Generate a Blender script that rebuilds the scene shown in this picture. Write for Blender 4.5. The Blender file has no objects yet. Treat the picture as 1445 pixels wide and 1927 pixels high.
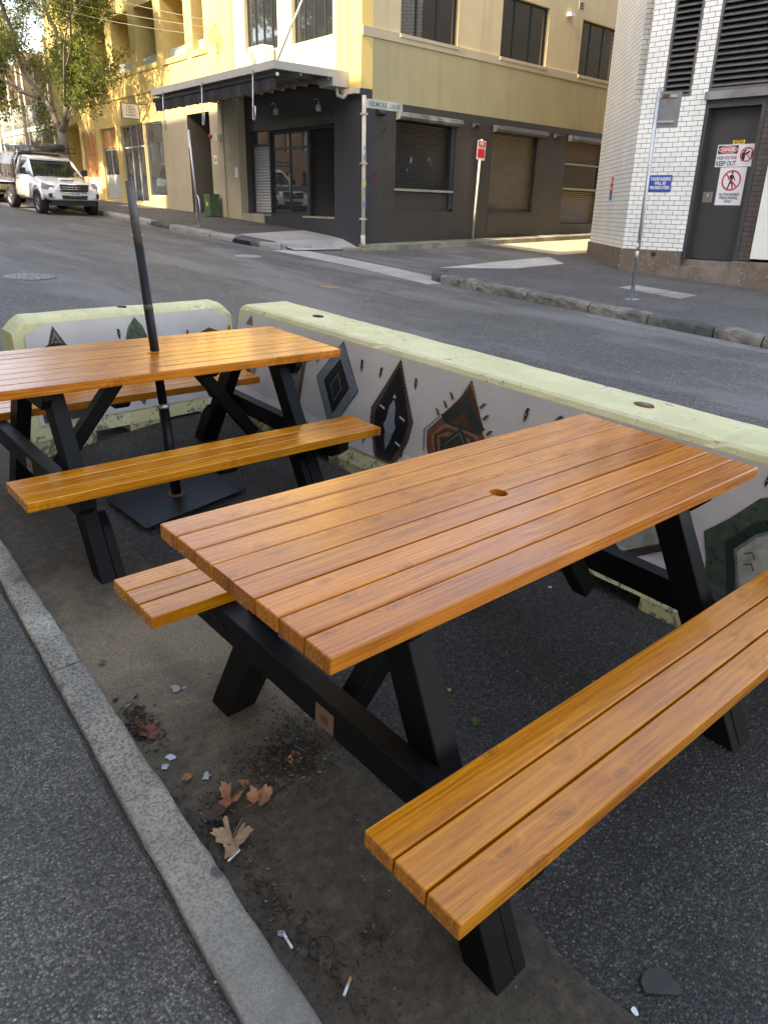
import bpy, bmesh, math, random
from mathutils import Vector, Matrix, noise
R = math.radians
random.seed(7)
scene = bpy.context.scene
# ---------------------------------------------------------------- camera, sky, sun, exposure
cam_d = bpy.data.cameras.new('camera'); cam = bpy.data.objects.new('camera', cam_d)
scene.collection.objects.link(cam); scene.camera = cam
cam_d.sensor_fit = 'VERTICAL'; cam_d.sensor_height = 36.0; cam_d.lens = 36.0 * 1392 / 1927
cam_d.clip_start = 0.05; cam_d.clip_end = 600
cam.matrix_world = (Matrix.Translation((0, 0, 1.875)) @ Matrix.Rotation(-0.7263233, 4, 'Z')
                    @ Matrix.Rotation(math.pi / 2 - 0.3888, 4, 'X') @ Matrix.Rotation(0.022, 4, 'Z'))
SUN_EL = 36.5
to_sun = Vector((-1, -0.04, 0)).normalized() * math.cos(R(SUN_EL)) + Vector((0, 0, math.sin(R(SUN_EL))))
w = bpy.data.worlds.new('World'); scene.world = w; w.use_nodes = True
nt = w.node_tree
sky = nt.nodes.new('ShaderNodeTexSky'); sky.sky_type = 'NISHITA'; sky.sun_disc = False
sky.sun_elevation = R(SUN_EL); sky.sun_rotation = math.atan2(to_sun.x, to_sun.y)
sky.air_density = 1.0; sky.dust_density = 2.0; sky.ozone_density = 0.7
nt.links.new(sky.outputs[0], nt.nodes['Background'].inputs[0])
nt.nodes['Background'].inputs[1].default_value = 0.15
sl = bpy.data.lights.new('sun', 'SUN'); sl.energy = 2.7; sl.angle = R(0.5); sl.color = (1.0, 0.90, 0.74)
so = bpy.data.objects.new('sun', sl); scene.collection.objects.link(so)
so.rotation_euler = (-to_sun).to_track_quat('-Z', 'Y').to_euler(); so.location = (-20, 0, 30)
scene.view_settings.view_transform = 'Standard'; scene.view_settings.look = 'None'
scene.view_settings.exposure = 2.6; scene.view_settings.gamma = 1.0
scene.view_settings.use_white_balance = True; scene.view_settings.white_balance_temperature = 8300; scene.view_settings.white_balance_tint = 15

# ---------------------------------------------------------------- helpers
SL = 0.0558
def cr(x):            # the road rises from the gutter to its crown and falls to the far gutter
    if x <= 1.25 or x >= 10.1: return 0.0
    if x < 2.5: q = (x - 1.25) / 1.25; return 0.11 * q * q * (3 - 2 * q)
    return 0.11 * (10.1 - max(x, 2.9)) / 7.2
def gz(x, y):
    return SL * y - 0.003 + cr(x) + 0.02 * max(0.0, min(x, 40) - 13.0)
TILT = math.atan(SL)

class MB:
    def __init__(s): s.v = []; s.f = []; s.m = []; s.uv = {}; s.r = []; s.cm = 0; s.cr = 0.5; s.smooth = set()
    def vert(s, p): s.v.append(Vector(p)); return len(s.v) - 1
    def face(s, idx, uv=None, smooth=False):
        s.f.append(list(idx)); s.m.append(s.cm); s.r.append(s.cr)
        if uv: s.uv[len(s.f) - 1] = uv
        if smooth: s.smooth.add(len(s.f) - 1)
    def quad(s, *ps, uv=None): s.face([s.vert(p) for p in ps], uv)
    def box(s, x0, x1, y0, y1, z0, z1, M=None):
        P = [(x0, y0, z0), (x1, y0, z0), (x1, y1, z0), (x0, y1, z0), (x0, y0, z1), (x1, y0, z1), (x1, y1, z1), (x0, y1, z1)]
        if M: P = [M @ Vector(p) for p in P]
        i = [s.vert(p) for p in P]
        for q in ((3, 2, 1, 0), (4, 5, 6, 7), (0, 1, 5, 4), (1, 2, 6, 5), (2, 3, 7, 6), (3, 0, 4, 7)): s.face([i[k] for k in q])
    def prism(s, poly, h0, h1, fn=None):      # poly 2D ccw, extruded; fn(u,v,h)->point
        fn = fn or (lambda a, b, h: (a, b, h))
        a = [s.vert(fn(p[0], p[1], h0)) for p in poly]; b = [s.vert(fn(p[0], p[1], h1)) for p in poly]
        n = len(poly); s.face(a[::-1]); s.face(b)
        for i in range(n): s.face([a[i], a[(i + 1) % n], b[(i + 1) % n], b[i]])
    def tube(s, pts, rad, n=8, cap=True):
        pts = [Vector(p) for p in pts]; rad = rad if isinstance(rad, (list, tuple)) else [rad] * len(pts)
        rings = []; up = None
        for i, p in enumerate(pts):
            t = (pts[min(i + 1, len(pts) - 1)] - pts[max(i - 1, 0)]).normalized()
            if up is None: up = Vector((0, 0, 1)) if abs(t.z) < 0.9 else Vector((1, 0, 0))
            a = t.cross(up).normalized(); b = a.cross(t).normalized(); up = b
            rings.append([s.vert(p + (a * math.cos(2 * math.pi * k / n) + b * math.sin(2 * math.pi * k / n)) * rad[i]) for k in range(n)])
        for i in range(len(rings) - 1):
            for k in range(n):
                s.face([rings[i][k], rings[i][(k + 1) % n], rings[i + 1][(k + 1) % n], rings[i + 1][k]], smooth=True)
        if cap: s.face(rings[0][::-1]); s.face(rings[-1])
    def lathe(s, prof, c=(0, 0, 0), n=24, M=None):   # prof: (r,z)
        rings = []
        for r, z in prof:
            rg = []
            for k in range(n):
                p = Vector((c[0] + r * math.cos(2 * math.pi * k / n), c[1] + r * math.sin(2 * math.pi * k / n), c[2] + z))
                rg.append(s.vert(M @ p if M else p))
            rings.append(rg)
        for i in range(len(rings) - 1):
            for k in range(n):
                s.face([rings[i][k], rings[i][(k + 1) % n], rings[i + 1][(k + 1) % n], rings[i + 1][k]], smooth=True)
        s.face(rings[0][::-1]); s.face(rings[-1])
    def build(s, name, mats, parent=None, world=False, bevel=0, seg=1, recalc=True):
        me = bpy.data.meshes.new(name)
        off = Vector((0, 0, 0))
        if world and parent is not None:
            inv = parent.matrix_world.inverted() if parent.parent is None else None
            q = parent
            loc = Vector((0, 0, 0))
            while q is not None: loc += q.location; q = q.parent
            off = loc
        me.from_pydata([tuple(p - off) for p in s.v], [], s.f)
        if s.uv or any(r != 0.5 for r in s.r):
            if s.uv:
                ul = me.uv_layers.new(name='UVMap')
                for fi, p in enumerate(me.polygons):
                    u = s.uv.get(fi)
                    if u:
                        for k, li in enumerate(p.loop_indices): ul.data[li].uv = u[k]
            at = me.attributes.new('rnd', 'FLOAT', 'FACE')
            at.data.foreach_set('value', s.r)
        if not isinstance(mats, (list, tuple)): mats = [mats]
        for m_ in mats: me.materials.append(m_)
        me.polygons.foreach_set('material_index', s.m)
        if s.smooth: me.polygons.foreach_set('use_smooth', [i in s.smooth for i in range(len(s.f))])
        me.update()
        if bevel or recalc:
            bm = bmesh.new(); bm.from_mesh(me)
            if bevel:
                bmesh.ops.bevel(bm, geom=[e for e in bm.edges if len(e.link_faces) == 2 and e.calc_face_angle(0) > 0.5],
                                offset=bevel, segments=seg, affect='EDGES', profile=0.5, clamp_overlap=True)
            if recalc: bmesh.ops.recalc_face_normals(bm, faces=bm.faces)
            bm.to_mesh(me); bm.free()
        o = bpy.data.objects.new(name, me); scene.collection.objects.link(o)
        if parent is not None: o.parent = parent
        return o

def tag(o, label=None, cat=None, group=None, kind=None):
    if label: o['label'] = label
    if cat: o['category'] = cat
    if group: o['group'] = group
    if kind: o['kind'] = kind
    return o
def thing(name, label, cat, loc=(0, 0, 0), rot=(0, 0, 0), group=None):
    o = bpy.data.objects.new(name, None); scene.collection.objects.link(o)
    o.location = loc; o.rotation_euler = rot; o.empty_display_size = 0.2
    return tag(o, label, cat, group)
def struct(o, label=None): return tag(o, label, None, None, 'structure')

# ---------------------------------------------------------------- materials
def nodes(name):
    m = bpy.data.materials.new(name); m.use_nodes = True
    return m, m.node_tree, m.node_tree.nodes['Principled BSDF']
def N(t, typ, **kw):
    n = t.nodes.new(typ)
    for k, v in kw.items():
        if k in n.inputs.keys(): n.inputs[k].default_value = v
        else: setattr(n, k, v)
    return n
def L(t, a, b): t.links.new(a, b)
def ramp(t, fac, stops):
    r = t.nodes.new('ShaderNodeValToRGB'); L(t, fac, r.inputs[0])
    el = r.color_ramp.elements
    while len(el) < len(stops): el.new(0.5)
    for e, (p, c) in zip(el, stops): e.position = p; e.color = c if len(c) == 4 else (*c, 1)
    return r.outputs[0]
def mixc(t, fac, a, b, mode='MIX'):
    n = t.nodes.new('ShaderNodeMix'); n.data_type = 'RGBA'; n.blend_type = mode
    for s_, v in ((n.inputs[0], fac), (n.inputs[6], a), (n.inputs[7], b)):
        if isinstance(v, (int, float)): s_.default_value = v
        elif isinstance(v, tuple): s_.default_value = (*v[:3], 1)
        else: L(t, v, s_)
    return n.outputs[2]
def math_(t, op, a, b=None, c=None):
    n = t.nodes.new('ShaderNodeMath'); n.operation = op
    for i, v in enumerate((a, b, c)):
        if v is None: continue
        if isinstance(v, (int, float)): n.inputs[i].default_value = v
        else: L(t, v, n.inputs[i])
    return n.outputs[0]
def coords(t, kind='Object', scale=(1, 1, 1)):
    tc = t.nodes.new('ShaderNodeTexCoord'); mp = t.nodes.new('ShaderNodeMapping')
    L(t, tc.outputs[kind], mp.inputs[0]); mp.inputs['Scale'].default_value = scale
    return mp.outputs[0]
def noise_(t, vec, scale, detail=4, rough=0.55, dist=0):
    n = t.nodes.new('ShaderNodeTexNoise'); L(t, vec, n.inputs['Vector'])
    n.inputs['Scale'].default_value = scale; n.inputs['Detail'].default_value = detail
    n.inputs['Roughness'].default_value = rough; n.inputs['Distortion'].default_value = dist
    return n.outputs['Fac']
def bump(t, bsdf, h, strength, dist=0.01):
    b = t.nodes.new('ShaderNodeBump'); b.inputs['Strength'].default_value = strength; b.inputs['Distance'].default_value = dist
    L(t, h, b.inputs['Height']); L(t, b.outputs[0], bsdf.inputs['Normal'])
def dk(c, k): return tuple(min(1, x * k) for x in c)
def mk(name, base, rough=0.6, var=0.2, scale=3, bs=0.15, bscale=80, metallic=0, coat=0, tint=None, rvar=0.1):
    m, t, b = nodes(name)
    v = coords(t)
    n1 = noise_(t, v, scale, 6, 0.65)
    c = ramp(t, n1, [(0.3, dk(base, 1 - var)), (0.7, dk(base, 1 + var))])
    if tint:
        n2 = noise_(t, v, scale * 0.37, 5, 0.6, 0.5)
        f = ramp(t, n2, [(0.45, (0, 0, 0)), (0.62, (1, 1, 1))])
        c = mixc(t, f, c, tint)
    L(t, c, b.inputs['Base Color'])
    b.inputs['Metallic'].default_value = metallic
    rr = ramp(t, n1, [(0.2, (rough - rvar,) * 3), (0.8, (rough + rvar,) * 3)])
    L(t, rr, b.inputs['Roughness'])
    b.inputs['Coat Weight'].default_value = coat
    if bs:
        bump(t, b, noise_(t, v, bscale, 3, 0.6), bs, 0.004)
    return m

def wood_mat(name, dark, mid, light, rough=0.3):
    m, t, b = nodes(name)
    tc = t.nodes.new('ShaderNodeTexCoord')
    at = t.nodes.new('ShaderNodeAttribute'); at.attribute_name = 'rnd'
    off = t.nodes.new('ShaderNodeCombineXYZ')
    L(t, math_(t, 'MULTIPLY', at.outputs['Fac'], 37.0), off.inputs[0]); L(t, math_(t, 'MULTIPLY', at.outputs['Fac'], 11.3), off.inputs[1])
    L(t, math_(t, 'MULTIPLY', at.outputs['Fac'], 5.1), off.inputs[2])
    ad = t.nodes.new('ShaderNodeVectorMath'); ad.operation = 'ADD'
    L(t, tc.outputs['Object'], ad.inputs[0]); L(t, off.outputs[0], ad.inputs[1])
    def mp(sc):
        q = t.nodes.new('ShaderNodeMapping'); q.inputs['Scale'].default_value = sc; L(t, ad.outputs[0], q.inputs[0]); return q.outputs[0]
    # knots: sparse flattened voronoi cells, only some of them are knots
    vo = t.nodes.new('ShaderNodeTexVoronoi'); vo.voronoi_dimensions = '2D'; vo.inputs['Scale'].default_value = 1.0; L(t, mp((5.5, 14.0, 2.0)), vo.inputs['Vector'])
    sc_ = t.nodes.new('ShaderNodeSeparateColor'); L(t, vo.outputs['Color'], sc_.inputs[0])
    pick = ramp(t, sc_.outputs[0], [(0.68, (0, 0, 0)), (0.70, (1, 1, 1))])
    kd = vo.outputs['Distance']
    kn = math_(t, 'MULTIPLY', pick, math_(t, 'POWER', math_(t, 'MAXIMUM', math_(t, 'SUBTRACT', 1.0, math_(t, 'MULTIPLY', kd, 2.2)), 0.0), 2.0))
    w1 = noise_(t, mp((0.55, 5.0, 5.0)), 1.0, 3, 0.5)
    sep = t.nodes.new('ShaderNodeSeparateXYZ'); L(t, ad.outputs[0], sep.inputs[0])
    ph = math_(t, 'ADD', math_(t, 'MULTIPLY', w1, 30.0), math_(t, 'MULTIPLY', sep.outputs[1], 130.0))
    ph = math_(t, 'ADD', ph, math_(t, 'MULTIPLY', kn, 9.0))
    ring = math_(t, 'MULTIPLY_ADD', math_(t, 'SINE', math_(t, 'MULTIPLY', ph, 2.0)), 0.5, 0.5)
    ring = math_(t, 'POWER', ring, 1.6)
    fib = noise_(t, mp((4.0, 420.0, 420.0)), 1.0, 3, 0.75)
    fib2 = noise_(t, mp((1.6, 110.0, 110.0)), 1.0, 4, 0.6)
    blot = noise_(t, mp((1.6, 5.0, 5.0)), 1.3, 5, 0.65, 0.6)
    g = math_(t, 'ADD', math_(t, 'MULTIPLY', ring, 0.075), math_(t, 'ADD', math_(t, 'MULTIPLY', fib, 0.52), math_(t, 'MULTIPLY', fib2, 0.40)))
    c = ramp(t, g, [(0.30, dark), (0.5, mid), (0.70, light)])
    pl = ramp(t, blot, [(0.36, (0.66, 0.56, 0.58)), (0.56, (1.0, 1.0, 1.0))])
    c = mixc(t, 0.6, c, pl, 'MULTIPLY')
    pb = ramp(t, math_(t, 'FRACT', math_(t, 'MULTIPLY', at.outputs['Fac'], 7.7)), [(0, (0.84, 0.79, 0.80)), (1, (1.12, 1.12, 1.06))])
    c = mixc(t, 0.8, c, pb, 'MULTIPLY')
    rm = math_(t, 'MULTIPLY', ramp(t, math_(t, 'ABSOLUTE', math_(t, 'SUBTRACT', kd, 0.13)), [(0.012, (1, 1, 1)), (0.04, (0, 0, 0))]), pick)
    c = mixc(t, math_(t, 'MULTIPLY', rm, 0.30), c, dk(dark, 0.6))
    sk = noise_(t, mp((0.7, 9.0, 9.0)), 1.0, 2, 0.5); sm = noise_(t, mp((1.1, 2.0, 2.0)), 1.7, 2, 0.5)
    streak = math_(t, 'MULTIPLY', ramp(t, math_(t, 'ABSOLUTE', math_(t, 'SUBTRACT', sk, 0.5)), [(0.004, (1, 1, 1)), (0.014, (0, 0, 0))]), ramp(t, sm, [(0.56, (0, 0, 0)), (0.62, (1, 1, 1))]))
    c = mixc(t, math_(t, 'MULTIPLY', streak, 0.5), c, dk(dark, 0.7))
    sx_ = noise_(t, mp((160.0, 1.4, 1.4)), 1.0, 1, 0.5); scr = math_(t, 'MULTIPLY', ramp(t, sx_, [(0.80, (0, 0, 0)), (0.815, (1, 1, 1))]), ramp(t, sm, [(0.40, (1, 1, 1)), (0.44, (0, 0, 0))]))
    c = mixc(t, math_(t, 'MULTIPLY', scr, 0.3), c, light)
    kmask = math_(t, 'MULTIPLY', ramp(t, kd, [(0.03, (1, 1, 1)), (0.11, (0, 0, 0))]), pick)
    c = mixc(t, math_(t, 'MULTIPLY', kmask, 0.55), c, dk(dark, 0.5))
    L(t, c, b.inputs['Base Color'])
    L(t, ramp(t, fib2, [(0.2, (rough - 0.06,) * 3), (0.8, (rough + 0.12,) * 3)]), b.inputs['Roughness'])
    b.inputs['Coat Weight'].default_value = 0.42; b.inputs['Coat Roughness'].default_value = 0.13; b.inputs['Specular IOR Level'].default_value = 0.4
    bump(t, b, math_(t, 'ADD', fib, math_(t, 'MULTIPLY', fib2, 0.6)), 0.3, 0.001)
    return m

def asphalt(name, base, stone, sc=130, big=0.3, bs=0.6, rough=0.75, patch=None):
    m, t, b = nodes(name)
    v = coords(t)
    vo = t.nodes.new('ShaderNodeTexVoronoi'); vo.inputs['Scale'].default_value = sc; L(t, v, vo.inputs['Vector'])
    vb = t.nodes.new('ShaderNodeTexVoronoi'); vb.inputs['Scale'].default_value = sc * 0.42; vb.inputs['Randomness'].default_value = 1; L(t, v, vb.inputs['Vector'])
    sp = t.nodes.new('ShaderNodeSeparateColor'); L(t, vo.outputs['Color'], sp.inputs[0])
    spb = t.nodes.new('ShaderNodeSeparateColor'); L(t, vb.outputs['Color'], spb.inputs[0])
    c = ramp(t, sp.outputs[0], [(0.0, dk(base, 0.55)), (0.5, base), (0.85, dk(base, 1.7)), (1.0, stone)])
    edge = ramp(t, vo.outputs['Distance'], [(0.25, (1, 1, 1)), (0.65, (0.45, 0.45, 0.45))])
    c = mixc(t, 1.0, c, edge, 'MULTIPLY')
    # larger pale stones
    bigm = math_(t, 'MULTIPLY', ramp(t, spb.outputs[1], [(0.86, (0, 0, 0)), (0.9, (1, 1, 1))]), ramp(t, vb.outputs['Distance'], [(0.28, (1, 1, 1)), (0.42, (0, 0, 0))]))
    c = mixc(t, math_(t, 'MULTIPLY', bigm, 0.5), c, dk(stone, 0.7))
    gl = ramp(t, spb.outputs[2], [(0.993, (0, 0, 0)), (0.996, (1, 1, 1))])
    c = mixc(t, math_(t, 'MULTIPLY', gl, math_(t, 'MULTIPLY', ramp(t, vb.outputs['Distance'], [(0.1, (1, 1, 1)), (0.2, (0, 0, 0))]), 0.8)), c, (0.5, 0.5, 0.48))
    n1 = noise_(t, v, 0.8, 6, 0.6, 0.3); n2 = noise_(t, v, 6, 4, 0.6)
    c = mixc(t, 1.0, c, ramp(t, n1, [(0.36, (1 - big,) * 3), (0.64, (1 + big, 1 + big * 0.95, 1 + big * 0.85))]), 'MULTIPLY')
    c = mixc(t, 1.0, c, ramp(t, n2, [(0.3, (0.85,) * 3), (0.7, (1.12,) * 3)]), 'MULTIPLY')
    if patch:
        n3 = noise_(t, coords(t, 'Object', (1.0, 0.25, 1)), 0.9, 5, 0.6, 0.4)
        c = mixc(t, ramp(t, n3, [(0.48, (0, 0, 0)), (0.6, (0.8, 0.8, 0.8))]), c, patch)
    L(t, c, b.inputs['Base Color'])
    L(t, ramp(t, sp.outputs[1], [(0, (rough - 0.25,) * 3), (1, (min(1, rough + 0.15),) * 3)]), b.inputs['Roughness'])
    h = math_(t, 'ADD', math_(t, 'MULTIPLY', sp.outputs[2], 0.6), math_(t, 'MULTIPLY', math_(t, 'SUBTRACT', 1.0, vo.outputs['Distance']), 0.8))
    h = math_(t, 'ADD', h, math_(t, 'MULTIPLY', bigm, 0.5))
    bump(t, b, h, bs, 0.004)
    return m

def brick(name, c1, c2, mortar, bw, bh, ms=0.006, rough=0.3, off=0.5, bs=0.4):
    m, t, b = nodes(name)
    tc = t.nodes.new('ShaderNodeTexCoord')
    br = t.nodes.new('ShaderNodeTexBrick'); L(t, tc.outputs['UV'], br.inputs['Vector'])
    br.offset = off
    for k, v_ in (('Color1', c1), ('Color2', c2), ('Mortar', mortar)): br.inputs[k].default_value = (*v_, 1)
    br.inputs['Scale'].default_value = 1; br.inputs['Brick Width'].default_value = bw; br.inputs['Row Height'].default_value = bh
    br.inputs['Mortar Size'].default_value = ms; br.inputs['Mortar Smooth'].default_value = 0.15; br.inputs['Bias'].default_value = 0
    n1 = noise_(t, tc.outputs['Object'], 1.2, 6, 0.6)
    c = mixc(t, 1.0, br.outputs['Color'], ramp(t, n1, [(0.3, (0.86, 0.87, 0.87)), (0.7, (1.05, 1.05, 1.05))]), 'MULTIPLY')
    n2 = noise_(t, tc.outputs['Object'], 14, 4, 0.7)
    c = mixc(t, ramp(t, n2, [(0.62, (0, 0, 0)), (0.75, (0.35, 0.35, 0.35))]), c, dk(c1, 0.55))
    L(t, c, b.inputs['Base Color']); b.inputs['Roughness'].default_value = rough
    bump(t, b, math_(t, 'SUBTRACT', 1.0, br.outputs['Fac']), bs, 0.004)
    return m

def stucco(name, base, stain, rough=0.85, streak=0.5, var=0.06):
    m, t, b = nodes(name)
    v = coords(t)
    c = ramp(t, noise_(t, v, 1.1, 6, 0.65), [(0.3, dk(base, 1 - var)), (0.7, dk(base, 1 + var))])
    st = noise_(t, coords(t, 'Object', (3.0, 3.0, 0.22)), 1.4, 6, 0.7)
    c = mixc(t, math_(t, 'MULTIPLY', ramp(t, st, [(0.52, (0, 0, 0)), (0.75, (1, 1, 1))]), streak), c, stain)
    sp = noise_(t, v, 9, 5, 0.7)
    c = mixc(t, ramp(t, sp, [(0.66, (0, 0, 0)), (0.78, (0.4, 0.4, 0.4))]), c, dk(stain, 0.8))
    L(t, c, b.inputs['Base Color']); b.inputs['Roughness'].default_value = rough
    bump(t, b, noise_(t, v, 55, 5, 0.7), 0.25, 0.004)
    return m

def glass(name, tint=(0.02, 0.025, 0.03), rough=0.03):
    m, t, b = nodes(name)
    b.inputs['Base Color'].default_value = (*tint, 1); b.inputs['Roughness'].default_value = rough
    b.inputs['Specular IOR Level'].default_value = 1.0; b.inputs['IOR'].default_value = 1.7
    bump(t, b, noise_(t, coords(t), 1.3, 2, 0.5), 0.05, 0.02)
    return m
def flat(name, c, rough=0.5, metallic=0, coat=0):
    return mk(name, c, rough, 0.06, 20, 0.03, 90, metallic, coat, rvar=0.04)

M_top = wood_mat('table_top_wood', (0.22, 0.055, 0.007), (0.60, 0.185, 0.015), (0.80, 0.325, 0.042), 0.22)
M_seat = wood_mat('seat_wood', (0.27, 0.072, 0.004), (0.62, 0.21, 0.008), (0.80, 0.34, 0.022), 0.22)
M_blackwood = mk('black_painted_timber', (0.0042, 0.004, 0.004), 0.5, 0.3, 5, 0.25, 90, rvar=0.1, tint=(0.007, 0.006, 0.0055)); M_blackwood.node_tree.nodes['Principled BSDF'].inputs['Specular IOR Level'].default_value = 0.16
M_plaque = flat('brass_plaque', (0.28, 0.15, 0.09), 0.4, 0.3)
M_plaqued = flat('plaque_print', (0.10, 0.06, 0.045), 0.5)
M_steel = mk('galvanised_steel', (0.42, 0.44, 0.46), 0.45, 0.2, 12, 0.1, 60, 0.8)
M_alupole = mk('worn_grey_pole', (0.10, 0.088, 0.085), 0.5, 0.35, 14, 0.15, 60, 0.2)
M_blackmetal = mk('black_powdercoat', (0.008, 0.008, 0.009), 0.42, 0.3, 8, 0.15, 70, 0.0)
M_blackmetal.node_tree.nodes['Principled BSDF'].inputs['Specular IOR Level'].default_value = 0.25
M_rust = mk('rust', (0.16, 0.055, 0.025), 0.85, 0.4, 20, 0.4, 80)
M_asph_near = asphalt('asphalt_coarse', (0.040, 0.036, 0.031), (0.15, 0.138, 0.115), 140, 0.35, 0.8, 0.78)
M_asph_foot = asphalt('asphalt_footpath', (0.094, 0.084, 0.069), (0.23, 0.215, 0.185), 145, 0.38, 0.8, 0.72)
M_asph_road = asphalt('asphalt_road', (0.105, 0.102, 0.097), (0.25, 0.245, 0.23), 90, 0.14, 0.4, 0.8, (0.145, 0.142, 0.138))
M_asph_pave = asphalt('asphalt_pavement', (0.085, 0.086, 0.088), (0.2, 0.2, 0.2), 90, 0.2, 0.3, 0.8)
M_green = None
M_void = flat('drain_void', (0.004, 0.004, 0.004), 0.9)
# ---------------------------------------------------------------- ground (structure)
def sheet(name, xs, ys, zf, mat, label=None, clip=None):
    mb = MB(); idx = {}
    for i, x in enumerate(xs):
        for j, y in enumerate(ys): idx[i, j] = mb.vert((x, y, zf(x, y)))
    for i in range(len(xs) - 1):
        for j in range(len(ys) - 1):
            if clip and clip((xs[i] + xs[i + 1]) / 2, (ys[j] + ys[j + 1]) / 2): continue
            mb.face([idx[i, j], idx[i + 1, j], idx[i + 1, j + 1], idx[i, j + 1]])
    return struct(mb.build(name, mat), label)
def poly_slab(name, pts, h0, h1, mat, label=None, zf=None, bevel=0):
    zf = zf or (lambda x, y: SL * y - 0.003)
    mb = MB(); mb.prism(pts, h0, h1, lambda a, b, h: (a, b, zf(a, b) + h))
    return struct(mb.build(name, mat, bevel=bevel), label)
def lin(a, b, n): return [a + (b - a) * i / n for i in range(n + 1)]

sheet('road', [-150, -60, -20, -5, 0, 1.0, 1.25] + [1.35 + .1 * k for k in range(13)] + [2.9, 4, 6, 8, 10.1, 12, 13, 16, 20, 28, 40, 80, 150], [-150, -60, -20, -8, 0, 5, 10, 15, 20, 40, 80, 150], gz, M_asph_road,
      'grey worn asphalt street climbing away to the left')
def curb_x(y): return 0.632 + 0.05 * y
def curb_o(y): return 0.462 + 0.068 * y if y < 4.5 else curb_x(y) - 0.11
def seam_x(y): return 1.285 + 0.02 * y + 0.012 * math.sin(y * 7.1) + 0.008 * math.sin(y * 17)
zn = lambda x, y: SL * y - 0.003
YS = [-6 + 0.12 * i for i in range(0, 400)]
# parking bay asphalt (coarser, darker)
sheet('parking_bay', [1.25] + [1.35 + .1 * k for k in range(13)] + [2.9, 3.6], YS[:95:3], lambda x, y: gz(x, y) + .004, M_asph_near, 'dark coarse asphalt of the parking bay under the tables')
# concrete gutter pan with dirt
m, t, b = nodes('gutter_concrete')
v = coords(t); sp = t.nodes.new('ShaderNodeSeparateXYZ'); L(t, v, sp.inputs[0])
g1 = noise_(t, v, 3.2, 8, 0.68, 0.3); g2 = noise_(t, v, 170, 3, 0.7); g3 = noise_(t, v, 22, 6, 0.75)
tan = ramp(t, g2, [(0.35, (0.095, 0.07, 0.044)), (0.55, (0.20, 0.15, 0.092)), (0.72, (0.36, 0.275, 0.17))])
dirt = ramp(t, g3, [(0.35, (0.024, 0.018, 0.012)), (0.55, (0.056, 0.042, 0.028)), (0.75, (0.12, 0.09, 0.06))])
pos = math_(t, 'MULTIPLY', math_(t, 'ABSOLUTE', math_(t, 'SUBTRACT', sp.outputs[1], 2.55)), 0.62)
fac = math_(t, 'ADD', pos, math_(t, 'MULTIPLY', math_(t, 'SUBTRACT', g1, 0.5), 1.5))
c = mixc(t, ramp(t, fac, [(0.05, (0, 0, 0)), (0.55, (0.95, 0.95, 0.95))]), tan, dirt)
pt = noise_(t, v, 2.1, 3, 0.5)
c = mixc(t, ramp(t, pt, [(0.6, (0, 0, 0)), (0.68, (0.25, 0.25, 0.25))]), c, (0.085, 0.07, 0.045))
L(t, c, b.inputs['Base Color']); b.inputs['Roughness'].default_value = 0.85
bump(t, b, math_(t, 'ADD', math_(t, 'MULTIPLY', g2, 0.6), g3), 0.55, 0.006)
M_gutter = m
mb = MB()
for i in range(0, 395):
    y0, y1 = YS[i], YS[i + 1]
    def zg(y, k): return zn(0, y) + .012 - .02 * k
    xs0 = [curb_x(y0) - .03 + (seam_x(y0) - curb_x(y0) + .03) * k / 3 for k in range(4)]; xs1 = [curb_x(y1) - .03 + (seam_x(y1) - curb_x(y1) + .03) * k / 3 for k in range(4)]
    for k in range(3):
        hh = (0.010, 0.011, 0.012, 0.014)
        mb.quad((xs0[k], y0, zn(0, y0) + hh[k]), (xs0[k + 1], y0, zn(0, y0) + hh[k + 1]), (xs1[k + 1], y1, zn(0, y1) + hh[k + 1]), (xs1[k], y1, zn(0, y1) + hh[k]))
struct(mb.build('gutter', M_gutter), 'dirty tan concrete gutter strip beside the near kerb')
# near kerb
m, t, b = nodes('kerb_concrete')
v = coords(t)
k1 = noise_(t, v, 95, 3, 0.65, 0.4); k2 = noise_(t, v, 1.6, 6, 0.6); k3 = noise_(t, v, 240, 2, 0.6)
pale = ramp(t, k1, [(0.42, (0.15, 0.138, 0.12)), (0.50, (0.37, 0.33, 0.27)), (0.7, (0.46, 0.415, 0.335))])
smo = ramp(t, k3, [(0.3, (0.14, 0.131, 0.117)), (0.7, (0.26, 0.24, 0.21))])
sp = t.nodes.new('ShaderNodeSeparateXYZ'); L(t, v, sp.inputs[0])
ff = math_(t, 'ADD', math_(t, 'MULTIPLY', math_(t, 'SUBTRACT', sp.outputs[1], 1.6), 0.9), math_(t, 'MULTIPLY', k2, 1.0))
c = mixc(t, ramp(t, ff, [(-0.0, (0.12, 0.12, 0.12)), (1.0, (0.9, 0.9, 0.9))]), smo, pale)
k4 = noise_(t, v, 2.3, 5, 0.65, 0.2)
c = mixc(t, 1.0, c, ramp(t, k4, [(0.3, (0.45, 0.45, 0.45)), (0.62, (1.1, 1.1, 1.08))]), 'MULTIPLY')
vo = t.nodes.new('ShaderNodeTexVoronoi'); vo.inputs['Scale'].default_value = 5.5; L(t, v, vo.inputs['Vector'])
c = mixc(t, ramp(t, vo.outputs['Distance'], [(0.10, (0.7, 0.7, 0.7)), (0.15, (0, 0, 0))]), c, (0.06, 0.06, 0.06))
L(t, c, b.inputs['Base Color']); b.inputs['Roughness'].default_value = 0.85
bump(t, b, k1, 0.5, 0.004)
M_kerb = m
mb = MB(); rr = random.Random(3)
joints = [-5.0, -2.6, -0.2, 2.62, 5.0, 7.4, 9.9, 12.4, 15, 20, 26, 32, 40]
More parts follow.
